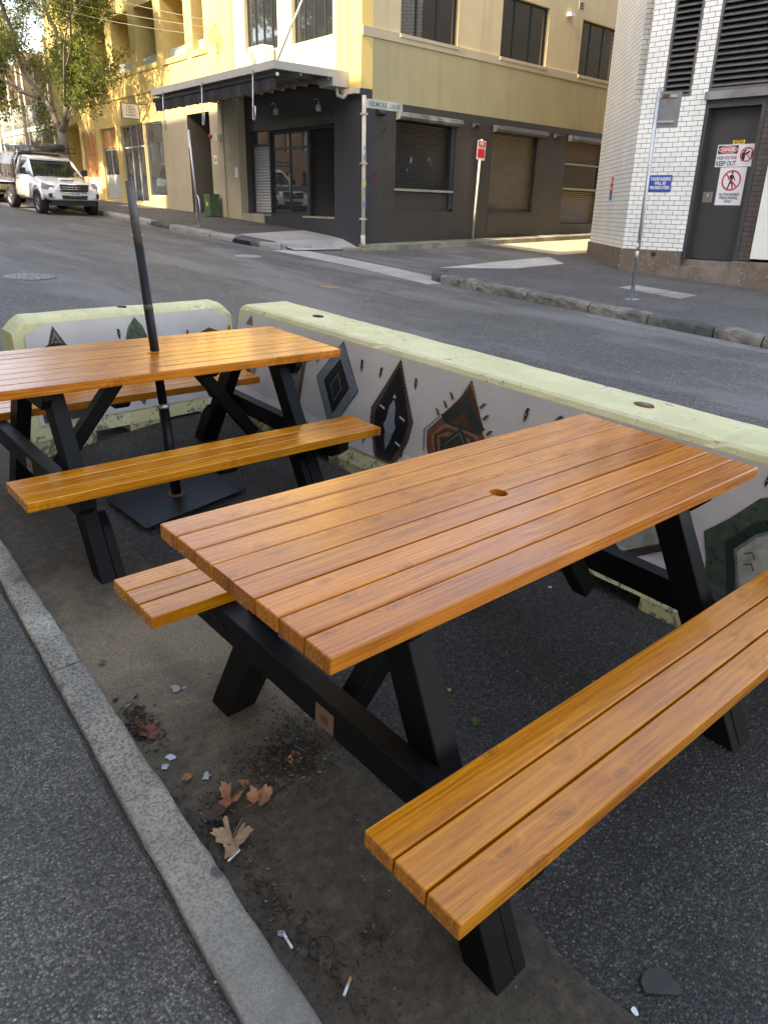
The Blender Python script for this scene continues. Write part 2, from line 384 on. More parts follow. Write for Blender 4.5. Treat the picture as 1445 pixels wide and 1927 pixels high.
prof = lambda y: [(curb_o(y), -.1), (curb_o(y), .058), (curb_o(y) + .006, .063), (curb_x(y) - .022, .062), (curb_x(y) - .008, .056), (curb_x(y), .04), (curb_x(y) + .004, -.1)]
for a, bb in zip(joints[:-1], joints[1:]):
    n = max(2, int((bb - a) / (0.06 if a < 4 else 0.5))); ring = None
    for k in range(n + 1):
        y = a + .004 + (bb - a - .008) * k / n
        r2 = []
        for q, (x, h) in enumerate(prof(y)):
            jx = rr.uniform(-1, 1) * (.0035 if q in (3, 4, 5) else .0025 if q in (1, 2) else 0)
            r2.append(mb.vert((x + jx, y, zn(0, y) + h + jx * .5)))
        if ring:
            for q in range(len(r2) - 1): mb.face([ring[q], ring[q + 1], r2[q + 1], r2[q]], smooth=True)
        else: mb.face(r2)
        ring = r2
    mb.face(ring[::-1])
struct(mb.build('kerb', M_kerb), 'pale pitted concrete kerb running up beside the tables')
mb = MB()
for i in range(0, 395):
    y0, y1 = YS[i], YS[i + 1]; e0 = curb_o(y0) - .004 + .004 * math.sin(y0 * 9); e1 = curb_o(y1) - .004 + .004 * math.sin(y1 * 9)
    mb.quad((-7.6, y0, zn(0, y0) + .075), (e0 - .02, y0, zn(0, y0) + .057), (e1 - .02, y1, zn(0, y1) + .057), (-7.6, y1, zn(0, y1) + .075))
    mb.quad((e0 - .02, y0, zn(0, y0) + .057), (e0 + .002, y0, zn(0, y0) + .035), (e1 + .002, y1, zn(0, y1) + .035), (e1 - .02, y1, zn(0, y1) + .057))
struct(mb.build('footpath', M_asph_foot), 'coarse grey asphalt footpath in the bottom left corner')

# far side pavements
M_conc = mk('pavement_concrete', (0.26, 0.255, 0.235), 0.85, 0.2, 2, 0.3, 60, tint=(0.19, 0.185, 0.17))
M_concpale = mk('pale_concrete', (0.33, 0.33, 0.31), 0.85, 0.15, 1.5, 0.2, 60, tint=(0.25, 0.25, 0.24))
M_stone = mk('kerb_sandstone', (0.155, 0.145, 0.125), 0.9, 0.5, 5, 0.9, 40, tint=(0.08, 0.078, 0.072))
M_stone2 = mk('kerb_bluestone', (0.05, 0.053, 0.055), 0.85, 0.4, 6, 0.9, 45, tint=(0.10, 0.10, 0.095))
corner = [(10.72, 11.1), (10.6, 10.75), (10.55, 10.3)]
pave_r = [(10.8, -14), (22, -14), (22, 12.9), (18.7, 12.7), (16.7, 12.35), (14.3, 11.9), (11.3, 11.28), (10.95, 11.0), (10.83, 10.6), (10.8, 10.3)]
def pav_rz(x, y): return SL * y - 0.003
poly_slab('pavement', pave_r, -.2, .15, M_asph_pave, 'dark asphalt pavement round the white brick corner building', pav_rz)
apron = [(11.4, 11.27), (13.16, 10.74), (15.31, 11.04), (16.25, 12.2), (14.35, 11.88)]
def ap_z(x, y): return SL * y - 0.003
poly_slab('pavement_ramp', apron, .1, .154, M_concpale, 'pale concrete ramp patch at the lane mouth', ap_z)
for nm, q in (('paving_slab', [(12.85, 7.58), (13.1, 7.1), (13.5, 7.15), (13.56, 7.62)]), ('paving_slab', [(12.35, 6.8), (13.5, 6.7), (13.55, 7.06), (12.5, 7.3)])):
    pass
poly_slab('pavement_patch', [(12.75, 6.68), (13.57, 6.79), (13.58, 7.25), (12.82, 7.2)], .12, .1535, M_conc, 'pale concrete slab patch, nearer the door')
poly_slab('pavement_patch', [(12.83, 7.24), (13.58, 7.29), (13.62, 8.1), (12.9, 8.0)], .12, .1535, M_conc, 'pale concrete slab patch, farther from the door')
# kerb stones right: one rough irregular run
def stone_run(name, path_f, y_list, mats, label, wdt=0.28, h=.155):
    mb = MB(); rr = random.Random(11)
    for a, bb, mi in y_list:
        mb.cm = mi; n = max(3, int((bb - a) / .09)); ring = None
        jit = 0.014 if mi == 0 else 0.006
        for k in range(n + 1):
            s_ = a + .012 + (bb - a - .024) * k / n
            px, py, nx, ny = path_f(s_)
            endf = .75 if k in (0, n) else 1
            pr = [(0.0, -.1), (.0, .0), (.008, .5 * h), (.018, h - .035), (.05, h), (wdt - .02, h + .004), (wdt, h - .03), (wdt, -.1)]
            r2 = []
            for q, (d, z) in enumerate(pr):
                j = rr.uniform(-jit, jit) if 0 < q < 6 else 0
                if k in (0, n) and 0 < q < 6: d += .012; z -= .01 if q > 2 else 0
                r2.append(mb.vert((px + nx * (d + j), py + ny * (d + j), zn(px, py) + z + j * .6)))
            if ring:
                for q in range(len(r2) - 1): mb.face([ring[q], ring[q + 1], r2[q + 1], r2[q]])
            else: mb.face(r2)
            ring = r2
        mb.face(ring[::-1])
    return struct(mb.build(name, mats), label)
def path_r(s):      # s = y up to 10.2 then round the corner
    if s < 10.2: return (10.53 + .012 * math.sin(s * 1.3), s, 1, 0)
    a = min(1.0, (s - 10.2) / 1.0) * math.pi / 2
    return (10.53 + .62 * (1 - math.cos(a)), 10.2 + .85 * math.sin(a), math.cos(a), -math.sin(a))
stone_run('kerb_stones', path_r, [(-9, -7.2, 0), (-7.2, -5.6, 1), (-5.6, -4, 0), (-4, -2.4, 1), (-2.4, -.6, 0), (-.6, 1.2, 0), (1.2, 2.8, 1), (2.8, 4.25, 0), (4.25, 4.95, 0), (4.95, 6.0, 1), (6.0, 7.05, 0), (7.05, 8.3, 0), (8.3, 9.45, 0), (9.45, 9.95, 0), (9.95, 10.4, 0), (10.4, 11.25, 1)],
          [M_stone, M_stone2], 'rough hewn stone kerb along the far right pavement')
# gutter at foot of far kerb
poly_slab('far_gutter', [(10.15, -12), (10.54, -12), (10.54, 6.9), (10.2, 6.9)], -.1, .004, mk('gutter_grey', (.15, .148, .14), .85, .25, 3, .3, 60), 'thin concrete gutter at the foot of the stone kerb')
# crossing strip
mb = MB(); rr = random.Random(5)
pts_s = lin(10.35, 16.05, 14)
for a, bb in zip(pts_s[:-1], pts_s[1:]):
    f = lambda y: 10.15 + .30 * math.sin((y - 10.3) / 5.8 * math.pi * .7)
    g = lambda y: f(y) + .85
    mb.cm = 0
    mb.quad((f(a), a, zn(0, a) + .006), (g(a), a, zn(0, a) + .006), (g(bb), bb, zn(0, bb) + .006), (f(bb), bb, zn(0, bb) + .006))
struct(mb.build('gutter_crossing', M_concpale), 'pale concrete dish drain crossing the mouth of the lane')

# yellow side pavement
def pav_yz(x, y):
    s = y - 15.83
    lo = SL * y - .003 + .14
    tb = [(-1, 1.0), (0, 1.04), (3, 1.30), (6.4, 1.50), (11.6, 1.74), (18.5, 1.99), (26, 2.48), (45, 3.55), (80, 5.6)]
    hi = tb[-1][1]
    for (a, za), (c_, zc) in zip(tb[:-1], tb[1:]):
        if a <= s <= c_: hi = za + (zc - za) * (s - a) / (c_ - a)
    k = min(1, max(0, (x - 10.8) / 2.3))
    return lo * (1 - k) + hi * k
ys = [16.6, 17, 18, 19, 20, 21, 22, 24, 26, 28, 30, 34, 38, 42, 50, 60, 75]
sheet('far_pavement', [10.78, 11.3, 12, 12.7, 14.2, 17.0], ys, pav_yz, M_asph_pave, 'asphalt pavement below the cream shopfronts')
mb = MB()
for i in range(16):
    a, bb = 16.6 + i * .0, 0
def path_y(s):
    if s > 16.8: return (10.5, s, 1, 0)
    a = min(1.0, (16.8 - s) / 1.3) * math.pi / 2
    return (10.5 + 1.1 * (1 - math.cos(a)), 16.8 - .85 * math.sin(a), math.cos(a), math.sin(a))
yl = [(15.5, 16.15, 0), (16.15, 16.75, 0)] + [(16.75 + i * 1.2, 16.75 + (i + 1) * 1.2, 0 if i % 4 else 1) for i in range(36)]
stone_run('far_kerb', path_y, yl, [M_conc, M_stone2], 'weathered concrete kerb along the far pavement', .30, .14)
mb = MB(); mb.box(10.485, 10.6, 17.0, 17.9, 0, .01, Matrix.Translation((0, 0, .95))); 
drain = MB(); drain.prism([(17.05, .015), (17.95, .015), (17.85, .10), (17.15, .10)], 10.47, 10.52, lambda a, b_, h: (h, a, zn(0, a) + b_))
tag(drain.build('storm_drain', M_void), 'dark storm drain slot cut in the far kerb', 'drain')
# corner ramp + lane pavement
def rz(x, y):
    k = min(1, max(0, (y - 15.9) / 1.6)); return SL * y - 0.003 + .02 + .135 * k
sheet('corner_ramp', [10.9, 11.6, 12.3, 13.1], [15.75, 16.0, 16.6, 17.4, 18.4], lambda x, y: max(pav_yz(x, y) + .006 if y > 16.55 else 0, SL * y + .025 + .12 * min(1, max(0, (y - 15.8) / .8))), M_concpale, 'pale concrete ramp at the corner of the lane')
M_lanep = mk('lane_pavement_concrete', (0.24, 0.235, 0.19), 0.85, 0.3, 2.5, 0.3, 50, tint=(0.12, 0.115, 0.08))
M_lanel = mk('lane_sunlit_concrete', (.36, .32, .22), .85, .15, 2, .2, 60)  # pale warm concrete, tone also carries the brightness of the sun patch
def lz(x, y): return SL * y - .003 + .02 * max(0, x - 13)
poly_slab('lane_pavement', [(13.9, 15.32), (40, 16.1), (40, 16.75), (13.0, 15.86), (13.1, 15.6)], -.2, .13, M_lanep, 'narrow concrete pavement along the dark lane wall', lz)
sheet('lane_sunlit_paving', [17.6, 20, 23, 28, 38], [12.9, 13.6, 14.4, 15.2, 16.0], lambda x, y: lz(x, y) + .006, M_lanel, 'pale concrete floor further down the lane, sun brightness put into its colour')
poly_slab('lane_pavement_ramp', [(12.4, 15.7), (13.9, 15.325), (13.1, 15.61), (13.0, 15.95), (12.4, 16.2)], -.1, .05, M_lanep, 'worn concrete corner by the downpipe', lz)

# ---------------------------------------------------------------- picnic tables
def board(mb, x0, x1, y0, y1, z0, z1, hole=None, bev=.004):
    """board with eased edges; hole=(cx, side, r): half round notch on the y0 (-1) or y1 (+1) edge"""
    mb.cr = random.random()
    if hole:
        cx, side, r = hole
        arc = [(cx + r * math.cos(a), r * math.sin(a)) for a in lin(0, math.pi, 10)]
        if side > 0: poly = [(x0, y0), (x1, y0), (x1, y1)] + [(px, y1 - py) for px, py in arc] + [(x0, y1)]
        else: poly = [(x0, y0)] + [(px, y0 + py) for px, py in arc[::-1]] + [(x1, y0), (x1, y1), (x0, y1)]
        mb.prism(poly, z0, z1); return
    c = bev * .7
    ring = [(y0 + c, z0), (y1 - c, z0), (y1, z0 + c), (y1, z1 - c * 1.4), (y1 - c * .4, z1 - c * .4), (y1 - c * 1.4, z1), (y0 + c * 1.4, z1), (y0 + c * .4, z1 - c * .4), (y0, z1 - c * 1.4), (y0, z0 + c)]
    ends = []
    for xx, ins in ((x0, 1), (x0 + c, 0), (x1 - c, 0), (x1, 1)):
        cy, cz = (y0 + y1) / 2, (z0 + z1) / 2
        ends.append([mb.vert((xx, y + (c * (1 if y < cy else -1) if ins else 0), z + (c * (1 if z < cz else -1) if ins else 0))) for y, z in ring])
    n = len(ring)
    for a, bb in zip(ends[:-1], ends[1:]):
        for k in range(n): mb.face([a[k], a[(k + 1) % n], bb[(k + 1) % n], bb[k]])
    mb.face(ends[0][::-1]); mb.face(ends[-1])

def beam_yz(mb, x0, x1, p, q, wd):       # beam of width wd in the yz plane from p to q (y,z)
    d = (Vector(q) - Vector(p)).normalized(); nn = Vector((-d.y, d.x)) * wd / 2
    poly = [Vector(p) - nn, Vector(q) - nn, Vector(q) + nn, Vector(p) + nn]
    mb.prism([(a.x, a.y) for a in poly], x0, x1, lambda a, b_, h: (h, a, b_))
def _unused(): pass
def leg_poly(sgn, top, foot, wd, ztop, zfoot):
    # leg cut level at top and foot
    dy, dz = foot - top, zfoot - ztop
    hw = wd / 2 * math.hypot(dy, dz) / abs(dz)
    return [(sgn * (top - hw), ztop), (sgn * (top + hw), ztop), (sgn * (foot + hw), zfoot), (sgn * (foot - hw), zfoot)]
def picnic_table(label, loc, rot, drop0, group, has_umbrella=False):
    t = thing('picnic_table', label, 'picnic table', loc, rot, group)
    Lh, Wh = 1.956 / 2, .762 / 2; H = .978; hb = .608; th = .045
    mb = MB(); bw = .09; gap = (.762 - 8 * bw) / 7; hx = -.978 + .0 + (.9 if 0 else .978) + -.022
    for k in range(8):
        y0 = -Wh + k * (bw + gap)
        hole = (hx, 1, .027) if k == 3 else (hx, -1, .027) if k == 4 else None
        board(mb, -Lh + random.uniform(-.001, .001), Lh + random.uniform(-.001, .001), y0, y0 + bw, H - th + random.uniform(-.0005, .0005), H + random.uniform(-.0005, .0005), hole)
    o = mb.build('tabletop', M_top, t)
    for sg in (-1, 1):
        mb = MB(); yy = sg * (Wh + .1256 + .141)
        for k in range(3):
            y0 = yy - .141 + k * (.282 - .09) / 2
            board(mb, -Lh + .006, Lh - .006, y0, y0 + .09, hb - th, hb + random.uniform(-.0005, .0005))
        mb.build('seat', M_seat, t)
    for sx in (-1, 1):
        xo = sx * (Lh - .30)              # inner legs centre
        xa, xb = sorted((xo, xo - sx * .075)); drop = drop0 + (.100 if sx > 0 else 0)
        for sy in (-1, 1):
            mb = MB()
            ring = leg_poly(sy, .20, .662, .105, H - th - .002, drop)
            mb.prism(ring if sy > 0 else ring[::-1], xa, xb, lambda a, b_, h: (h, a, b_))
            lg = mb.build('leg', M_blackwood, t, bevel=.003)
            # sister block screwed inside the foot
            mb = MB(); xc, xd = sorted((xo - sx * .077, xo - sx * .122))
            f = lambda z: .20 + (.662 - .20) * (H - th - z) / (H - th - drop)
            z0, z1 = drop, drop + .30
            blk = [(f(z0) - .056, z0), (f(z0) + .056, z0), (f(z1 - .06) + .056, z1 - .06), (f(z1) + .02, z1), (f(z1 - .02) - .056, z1 - .02)]
            blk = [(sy * a, z) for a, z in blk]
            mb.prism(blk if sy > 0 else blk[::-1], xc, xd, lambda a, b_, h: (h, a, b_))
            mb.build('foot_block', M_blackwood, lg, bevel=.003)
        # long seat bearer on the outer side of the legs
        x1, x2 = sorted((xo + sx * .001, xo + sx * .071)); mb = MB()
        pr = [(-.775, hb - th - .001), (-.775, hb - th - .05), (-.70, hb - th - .105), (.70, hb - th - .105), (.775, hb - th - .05), (.775, hb - th - .001)]
        mb.prism(pr, x1, x2, lambda a, b_, h: (h, a, b_))
        bm_ = mb.build('seat_bearer', M_blackwood, t, bevel=.003)
        for yb in (-.52, -.475, .475, .52):
            mb = MB()
            mb.lathe([(.0115, -.002), (.0115, .0015), (.006, .003)], (0, 0, 0), 10, Matrix.Translation((xo + sx * .072, yb, hb - th - .055 + (.010 if abs(yb) > .5 else -.01))) @ Matrix.Rotation(sx * math.pi / 2, 4, 'Y'))
            mb.build('bolt', M_blackmetal, bm_)
        mb = MB(); xp = xo + sx * .0735
        pq = sorted((xo + sx * .071, xp)); mb.box(pq[0], pq[1], -.115, -.035, hb - th - .098, hb - th - .03)
        pl = mb.build('plaque', M_plaque, t)
        mb = MB(); pq = sorted((xp, xp + sx * .0008)); mb.box(pq[0], pq[1], -.092, -.062, hb - th - .076, hb - th - .052); 
        mb.build('plaque_print', M_plaqued, pl)
        # table bearer
        x1, x2 = sorted((xo + sx * .001, xo + sx * .046)); mb = MB()
        pr = [(-.35, H - th - .001), (-.35, H - th - .035), (-.30, H - th - .09), (.30, H - th - .09), (.35, H - th - .035), (.35, H - th - .001)]
        mb.prism(pr, x1, x2, lambda a, b_, h: (h, a, b_)); mb.build('table_bearer', M_blackwood, t, bevel=.003)
        # diagonal brace
        mb = MB(); a = Vector((xo - sx * .08, 0, hb - .19)); bq = Vector((xo - sx * .50, 0, H - th - .002))
        d = (bq - a).normalized(); nn = Vector((-d.z, 0, d.x)) * .035
        qd = [a - nn, bq - nn + Vector((0, 0, 0)), bq + nn, a + nn]
        for q_ in (1, 2):
            kz = (H - th - .002 - qd[q_].z) / d.z; qd[q_] = qd[q_] + d * kz
        mb.prism([(p.x, p.z) for p in qd], -.035, .035, lambda a_, b_, h: (a_, h, b_)); mb.build('brace', M_blackwood, t, bevel=.003)
    # centre cleats
    mb = MB(); cx = .11
    mb.prism([(-.33, H - th - .001), (-.33, H - th - .02), (-.29, H - th - .045), (.29, H - th - .045), (.33, H - th - .02), (.33, H - th - .001)], cx, cx + .09, lambda a, b_, h: (h, a, b_))
    mb.build('cleat', M_blackwood, t, bevel=.002)
    for sg in (-1, 1):
        mb = MB(); yy = sg * (Wh + .1256 + .141)
        mb.prism([(yy - .125, hb - th - .001), (yy - .125, hb - th - .02), (yy - .09, hb - th - .045), (yy + .09, hb - th - .045), (yy + .125, hb - th - .02), (yy + .125, hb - th - .001)], -.045, .045, lambda a, b_, h: (h, a, b_))
        mb.build('cleat', M_blackwood, t, bevel=.002)
    return t
grp = 'picnic tables in the parking bay'
picnic_table('orange stained picnic table with an empty umbrella hole, nearest the camera', (1.746, 1.452, .076), (TILT, 0, 0), .004, grp)
picnic_table('orange stained picnic table with a bare umbrella pole standing through it', (1.758, 3.936, .144), (TILT, 0, R(-.33)), .073, grp)

# umbrella base and pole
um = thing('umbrella_stand', 'bare black and grey umbrella pole on a square steel plate under the farther table', 'umbrella stand', (1.79, 3.86, gz(1.79, 3.86) + .012), (0, 0, 0))
mb = MB(); Mt = Matrix.Rotation(TILT, 4, 'X') @ Matrix.Rotation(R(-6.5), 4, 'Y') @ Matrix.Rotation(R(2.5), 4, 'Z')
mb.box(-.325, .325, -.25, .25, .018, .028, Mt)
plate = mb.build('base_plate', M_blackmetal, um, bevel=.002)
for sx in (-1, 1):
    for sy in (-1, 1):
        mb = MB(); mb.lathe([(.02, -.012), (.022, .017)], (sx * .28, sy * .21, 0), 12, Mt); mb.build('foot_pad', M_void, plate)
        mb = MB(); mb.lathe([(.009, .0285), (.006, .0295)], (sx * .295, sy * .22, 0), 10, Mt); mb.build('corner_bolt', M_void, plate)
mb = MB(); mb.lathe([(.052, .0282), (.052, .031), (.03, .033)], (0, 0, 0), 20, Mt); mb.build('rusty_collar', M_rust, um)
base = Vector((0, 0, .03)); topv = Vector((1.757, 4.012, 1.98)) - Vector((1.79, 3.86, gz(1.79, 3.86) + .012))
P_ = lambda k: base.lerp(topv, k)
mb = MB(); mb.tube([P_(0), P_(.30)], .0295, 20); mb.build('lower_sleeve', M_blackmetal, um)
mb = MB(); mb.tube([P_(.30), P_(.303), P_(.312), P_(.315)], [.034, .036, .036, .03], 20); mb.build('collar', M_steel, um)
mb = MB(); mb.tube([P_(.31), P_(.815)], .0245, 20); pole = mb.build('pole', M_blackmetal, um)
mb = MB(); mb.tube([P_(.62), P_(.637)], .0249, 20); mb.build('band', flat('faded_band', (.07, .06, .045), .6), pole)
mb = MB(); mb.tube([P_(.815), P_(1.0)], [.0225, .0225], 20, cap=True); up = mb.build('upper_pole', M_alupole, um)
mb = MB(); c_ = P_(.845); mb.tube([c_ + Vector((-.032, 0, 0)), c_ + Vector((.032, 0, 0))], .0035, 8); mb.build('pin', M_steel, up)
mb = MB(); mb.tube([P_(1.0), P_(1.001)], [.018, .018], 16); mb.build('pole_mouth', M_void, up)

# ---------------------------------------------------------------- concrete barriers with mural panels
m, t, b = nodes('pale_green_paint')
v = coords(t)
n1 = noise_(t, v, 2.5, 6, 0.65); n2 = noise_(t, v, 28, 6, 0.75, 0.3); n3 = noise_(t, v, 7, 7, 0.7)
c = ramp(t, n1, [(0.3, (0.50, 0.47, 0.24)), (0.55, (0.64, 0.58, 0.32)), (0.75, (0.72, 0.645, 0.38))])
geo = t.nodes.new('ShaderNodeTexCoord'); sg = t.nodes.new('ShaderNodeSeparateXYZ'); L(t, v, sg.inputs[0])
low = math_(t, 'MULTIPLY', math_(t, 'SUBTRACT', 0.22, sg.outputs[2]), 1.6)
chip = math_(t, 'ADD', math_(t, 'MULTIPLY', n3, 0.55), math_(t, 'MULTIPLY', n2, 0.45))
chip = math_(t, 'ADD', chip, math_(t, 'MAXIMUM', math_(t, 'MULTIPLY', low, 0.35), 0.0))
c = mixc(t, ramp(t, chip, [(0.60, (0, 0, 0)), (0.625, (1, 1, 1))]), c, (0.20, 0.185, 0.145))
c = mixc(t, ramp(t, n2, [(0.55, (0, 0, 0)), (0.75, (0.35, 0.35, 0.35))]), c, (0.22, 0.26, 0.14))
L(t, c, b.inputs['Base Color']); b.inputs['Roughness'].default_value = 0.6
bump(t, b, math_(t, 'ADD', n3, math_(t, 'MULTIPLY', noise_(t, v, 60, 4, 0.7), 0.5)), 0.6, 0.012)
M_barrier = m
m, t, b = nodes('mural_panel_ground')
v = coords(t); n1 = noise_(t, v, 3, 5, 0.6)
L(t, ramp(t, n1, [(0.3, (0.46, 0.42, 0.40)), (0.7, (0.56, 0.515, 0.49))]), b.inputs['Base Color'])
b.inputs['Roughness'].default_value = 0.28; b.inputs['Coat Weight'].default_value = 0.3; b.inputs['Coat Roughness'].default_value = 0.15
bump(t, b, math_(t, 'ADD', noise_(t, v, 2.2, 3, 0.5), math_(t, 'MULTIPLY', noise_(t, v, 45, 5, 0.8), 0.12)), 0.35, 0.03)
M_panel = m
def gloss(name, c, var=.25, sc=25):
    return mk(name, c, .32, var, sc, 0.05, 60)
C_black = gloss('print_black', (0.008, 0.008, 0.011)); C_dkgrey = gloss('print_dark_grey', (0.035, 0.035, 0.045)); C_bluegrey = gloss('print_blue_grey', (0.17, 0.20, 0.23))
C_brown = gloss('print_brown', (0.065, 0.047, 0.038)); C_brick = gloss('print_brick', (0.14, 0.042, 0.026), .5, 60); C_dkgreen = gloss('print_dark_green', (0.012, 0.026, 0.022))
C_leaf = gloss('print_leaf_green', (0.05, 0.085, 0.045), .6, 40); C_moss = gloss('print_moss', (0.045, 0.062, 0.042), .35, 30); C_pale = gloss('print_pale', (0.42, 0.42, 0.42)); C_tan = gloss('print_tan', (0.17, 0.095, 0.058), .4, 50)
C_taupe = gloss('print_taupe', (0.14, 0.13, 0.115)); C_stone = gloss('print_stone', (0.30, 0.29, 0.25), .4, 12); C_rusty = gloss('print_rust', (0.06, 0.024, 0.015), .5, 50); C_teal = gloss('print_teal', (0.01, 0.08, 0.07))
MUR = [M_panel, C_black, C_dkgrey, C_bluegrey, C_brown, C_brick, C_dkgreen, C_leaf, C_moss, C_pale, C_tan, C_taupe, C_stone, C_rusty, C_teal]
K_ = dict(panel=0, black=1, dkgrey=2, bluegrey=3, brown=4, brick=5, dkgreen=6, leaf=7, moss=8, pale=9, tan=10, taupe=11, stone=12, rusty=13, teal=14)
def barrier(label, loc, rot, HT, length, topw, slopes, feet, holes, mural, group, decor, xmap=(1, 0), cham=.085):
    t = thing('concrete_barrier', label, 'barrier', loc, rot, group)
    f0, f1, f2 = slopes
    W = 2 * f1 + topw + .02
    def prof(k):       # k=0 end face, 1 full
        ztop = HT if k > .5 else HT - .075
        q = [(0, .07), (f0, .25), (f1 - .006, ztop - .035), (f1 + .004, ztop - .012), (f1 + .022, ztop), (f1 + topw - .022, ztop), (f1 + topw - .004, ztop - .012), (f1 + topw, ztop - .035), (W - f0, .25), (W, .07)]
        return q
    rr = random.Random(int(length * 10)); mb = MB(); n = int(length / .05); ring = None
    for k in range(n + 1):
        x = length * k / n; kk = 0 if k in (0, n) else 1
        r2 = []
        for q, (y, z) in enumerate(prof(1)):
            e = min(x, length - x)
            if e < cham and q in (2, 3, 4, 5, 6, 7): z -= (cham - e)
            j = noise.noise(Vector((x * 5, q * 3.1, length))) * .004 + rr.uniform(-.0012, .0012)
            if q in (3, 4, 5, 6): j *= 1.3
            r2.append(mb.vert((x, y + (j if q in (0, 2, 3, 6, 7) else j * .4) * (1 if q > 2 else .3) + (.010 if q == 3 and noise.noise(Vector((x * 9, 5, length))) > .42 else 0), z + (j * .5 if 2 < q < 7 else 0) - (.008 if q in (3, 4) and noise.noise(Vector((x * 9, 5, length))) > .42 else 0))))
        if ring:
            for q in range(len(r2) - 1): mb.face([ring[q], ring[q + 1], r2[q + 1], r2[q]])
            mb.face([ring[-1], ring[0], r2[0], r2[-1]])
        else: mb.face(r2)
        ring = r2
    mb.face(ring[::-1])
    for a, bb in feet:
        mb.prism([(a, 0.0), (bb, 0.0), (bb, W), (a, W)], -.06, .073, lambda u, v_, h: (u + (.01 if h > 0 and u == bb else 0), v_ + rr.uniform(0, .004), h))
    mb.build('body', M_barrier, t)
    for hx, hy, hr, rusty in holes:
        mb = MB(); nseg = 16
        mb.prism([(hx + hr * math.cos(2 * math.pi * k / nseg) * rr.uniform(.85, 1.1), hy + hr * .8 * math.sin(2 * math.pi * k / nseg) * rr.uniform(.85, 1.1)) for k in range(nseg)], HT - .02, HT + .0045)
        ho = mb.build('lifting_pocket', M_rust if rusty else M_void, t)
        if rusty:
            mb = MB(); mb.lathe([(.02, HT), (.02, HT + .008), (.012, HT + .011)], (hx + .005, hy, 0), 14); mb.build('lifting_lug', M_conc, ho)
    # panel sheet, folded along the toe
    def yf(z): return f0 + (f1 - .006 - f0) * (z - .25) / (HT - .035 - .25) if z > .25 else f0 * (z - .07) / .18
    pan = MB(); zs = [.165, .251, .40, .60, HT - .038]; x0, x1 = mural
    xs = lin(x0, x1, int((x1 - x0) / .12)); cut = .07
    prev = None
    for i, x in enumerate(xs):
        col = []
        e = min(x - x0, x1 - x)
        for j, z in enumerate(zs):
            zz = z
            if j == 4 and e < cut: zz = z - (cut - e)
            dy = .007 + .002 * noise.noise(Vector((x * 3, z * 4, 3)))
            a_ = pan.vert((x, yf(zz) - dy, zz)); col.append(a_)
        if prev:
            for j in range(4): pan.face([prev[j], col[j], col[j + 1], prev[j + 1]])
        prev = col
    pb = pan.build('mural_panel', M_panel, t, recalc=False)
    dec = MB()
    layer = [0]
    def P(col, pts, lay=0):
        dec.cm = K_[col]
        d = .0105 + lay * .0007
        pts = [(x * xmap[0] + xmap[1], .165 + (z - .185) * (HT - .203) / .69) for x, z in pts]
        poly = [(x, yf(z) - d, z) for x, z in pts]
        # split at fold so that it follows the panel
        hi = clipz(pts, .251, True); lo = clipz(pts, .251, False)
        for part in (hi, lo):
            if len(part) >= 3: dec.face([dec.vert((x, yf(max(.167, z)) - d, max(.167, z))) for x, z in part])
    decor(P)
    dec.build('mural', MUR, t, recalc=False)
    return t
def clipz(pts, zc, above):
    out = []
    for i in range(len(pts)):
        a, bb = pts[i], pts[(i + 1) % len(pts)]
        ia, ib = (a[1] >= zc) == above, (bb[1] >= zc) == above
        if ia: out.append(a)
        if ia != ib:
            k = (zc - a[1]) / (bb[1] - a[1]); out.append((a[0] + (bb[0] - a[0]) * k, zc))
    return out
def dia(cx, cz, wl, wr, up, dn, sk=0): return [(cx, cz + up), (cx - wl, cz + sk), (cx, cz - dn), (cx + wr, cz - sk)]
def bird(P, x, z, s, fl=1, col='black'):
    # slim bird seen from the side: tail below, body, head and beak
    q = [(0, .0), (.10, .28), (.16, .55), (.13, .78), (.20, .90), (.08, .98), (-.02, .90), (-.05, .70), (-.08, .45), (-.03, .2)]
    P(col, [(x + fl * a * s * 1.1, z + b_ * s) for a, b_ in q], 3)
    P('pale', [(x + fl * a * s * 1.1, z + b_ * s) for a, b_ in ((.0, .45), (.05, .5), (.05, .62), (.0, .6))], 4)
def jag(poly, n=14, amp=.006):
    out = []
    for i in range(len(poly)):
        a, bb = Vector(poly[i]), Vector(poly[(i + 1) % len(poly)])
        k_ = max(1, int((bb - a).length / .022)); d = (bb - a).normalized(); nn = Vector((-d.y, d.x))
        for k in range(k_):
            p = a.lerp(bb, k / k_); out.append(tuple(p))
            p = a.lerp(bb, (k + .5) / k_) + nn * amp; out.append(tuple(p))
    return out
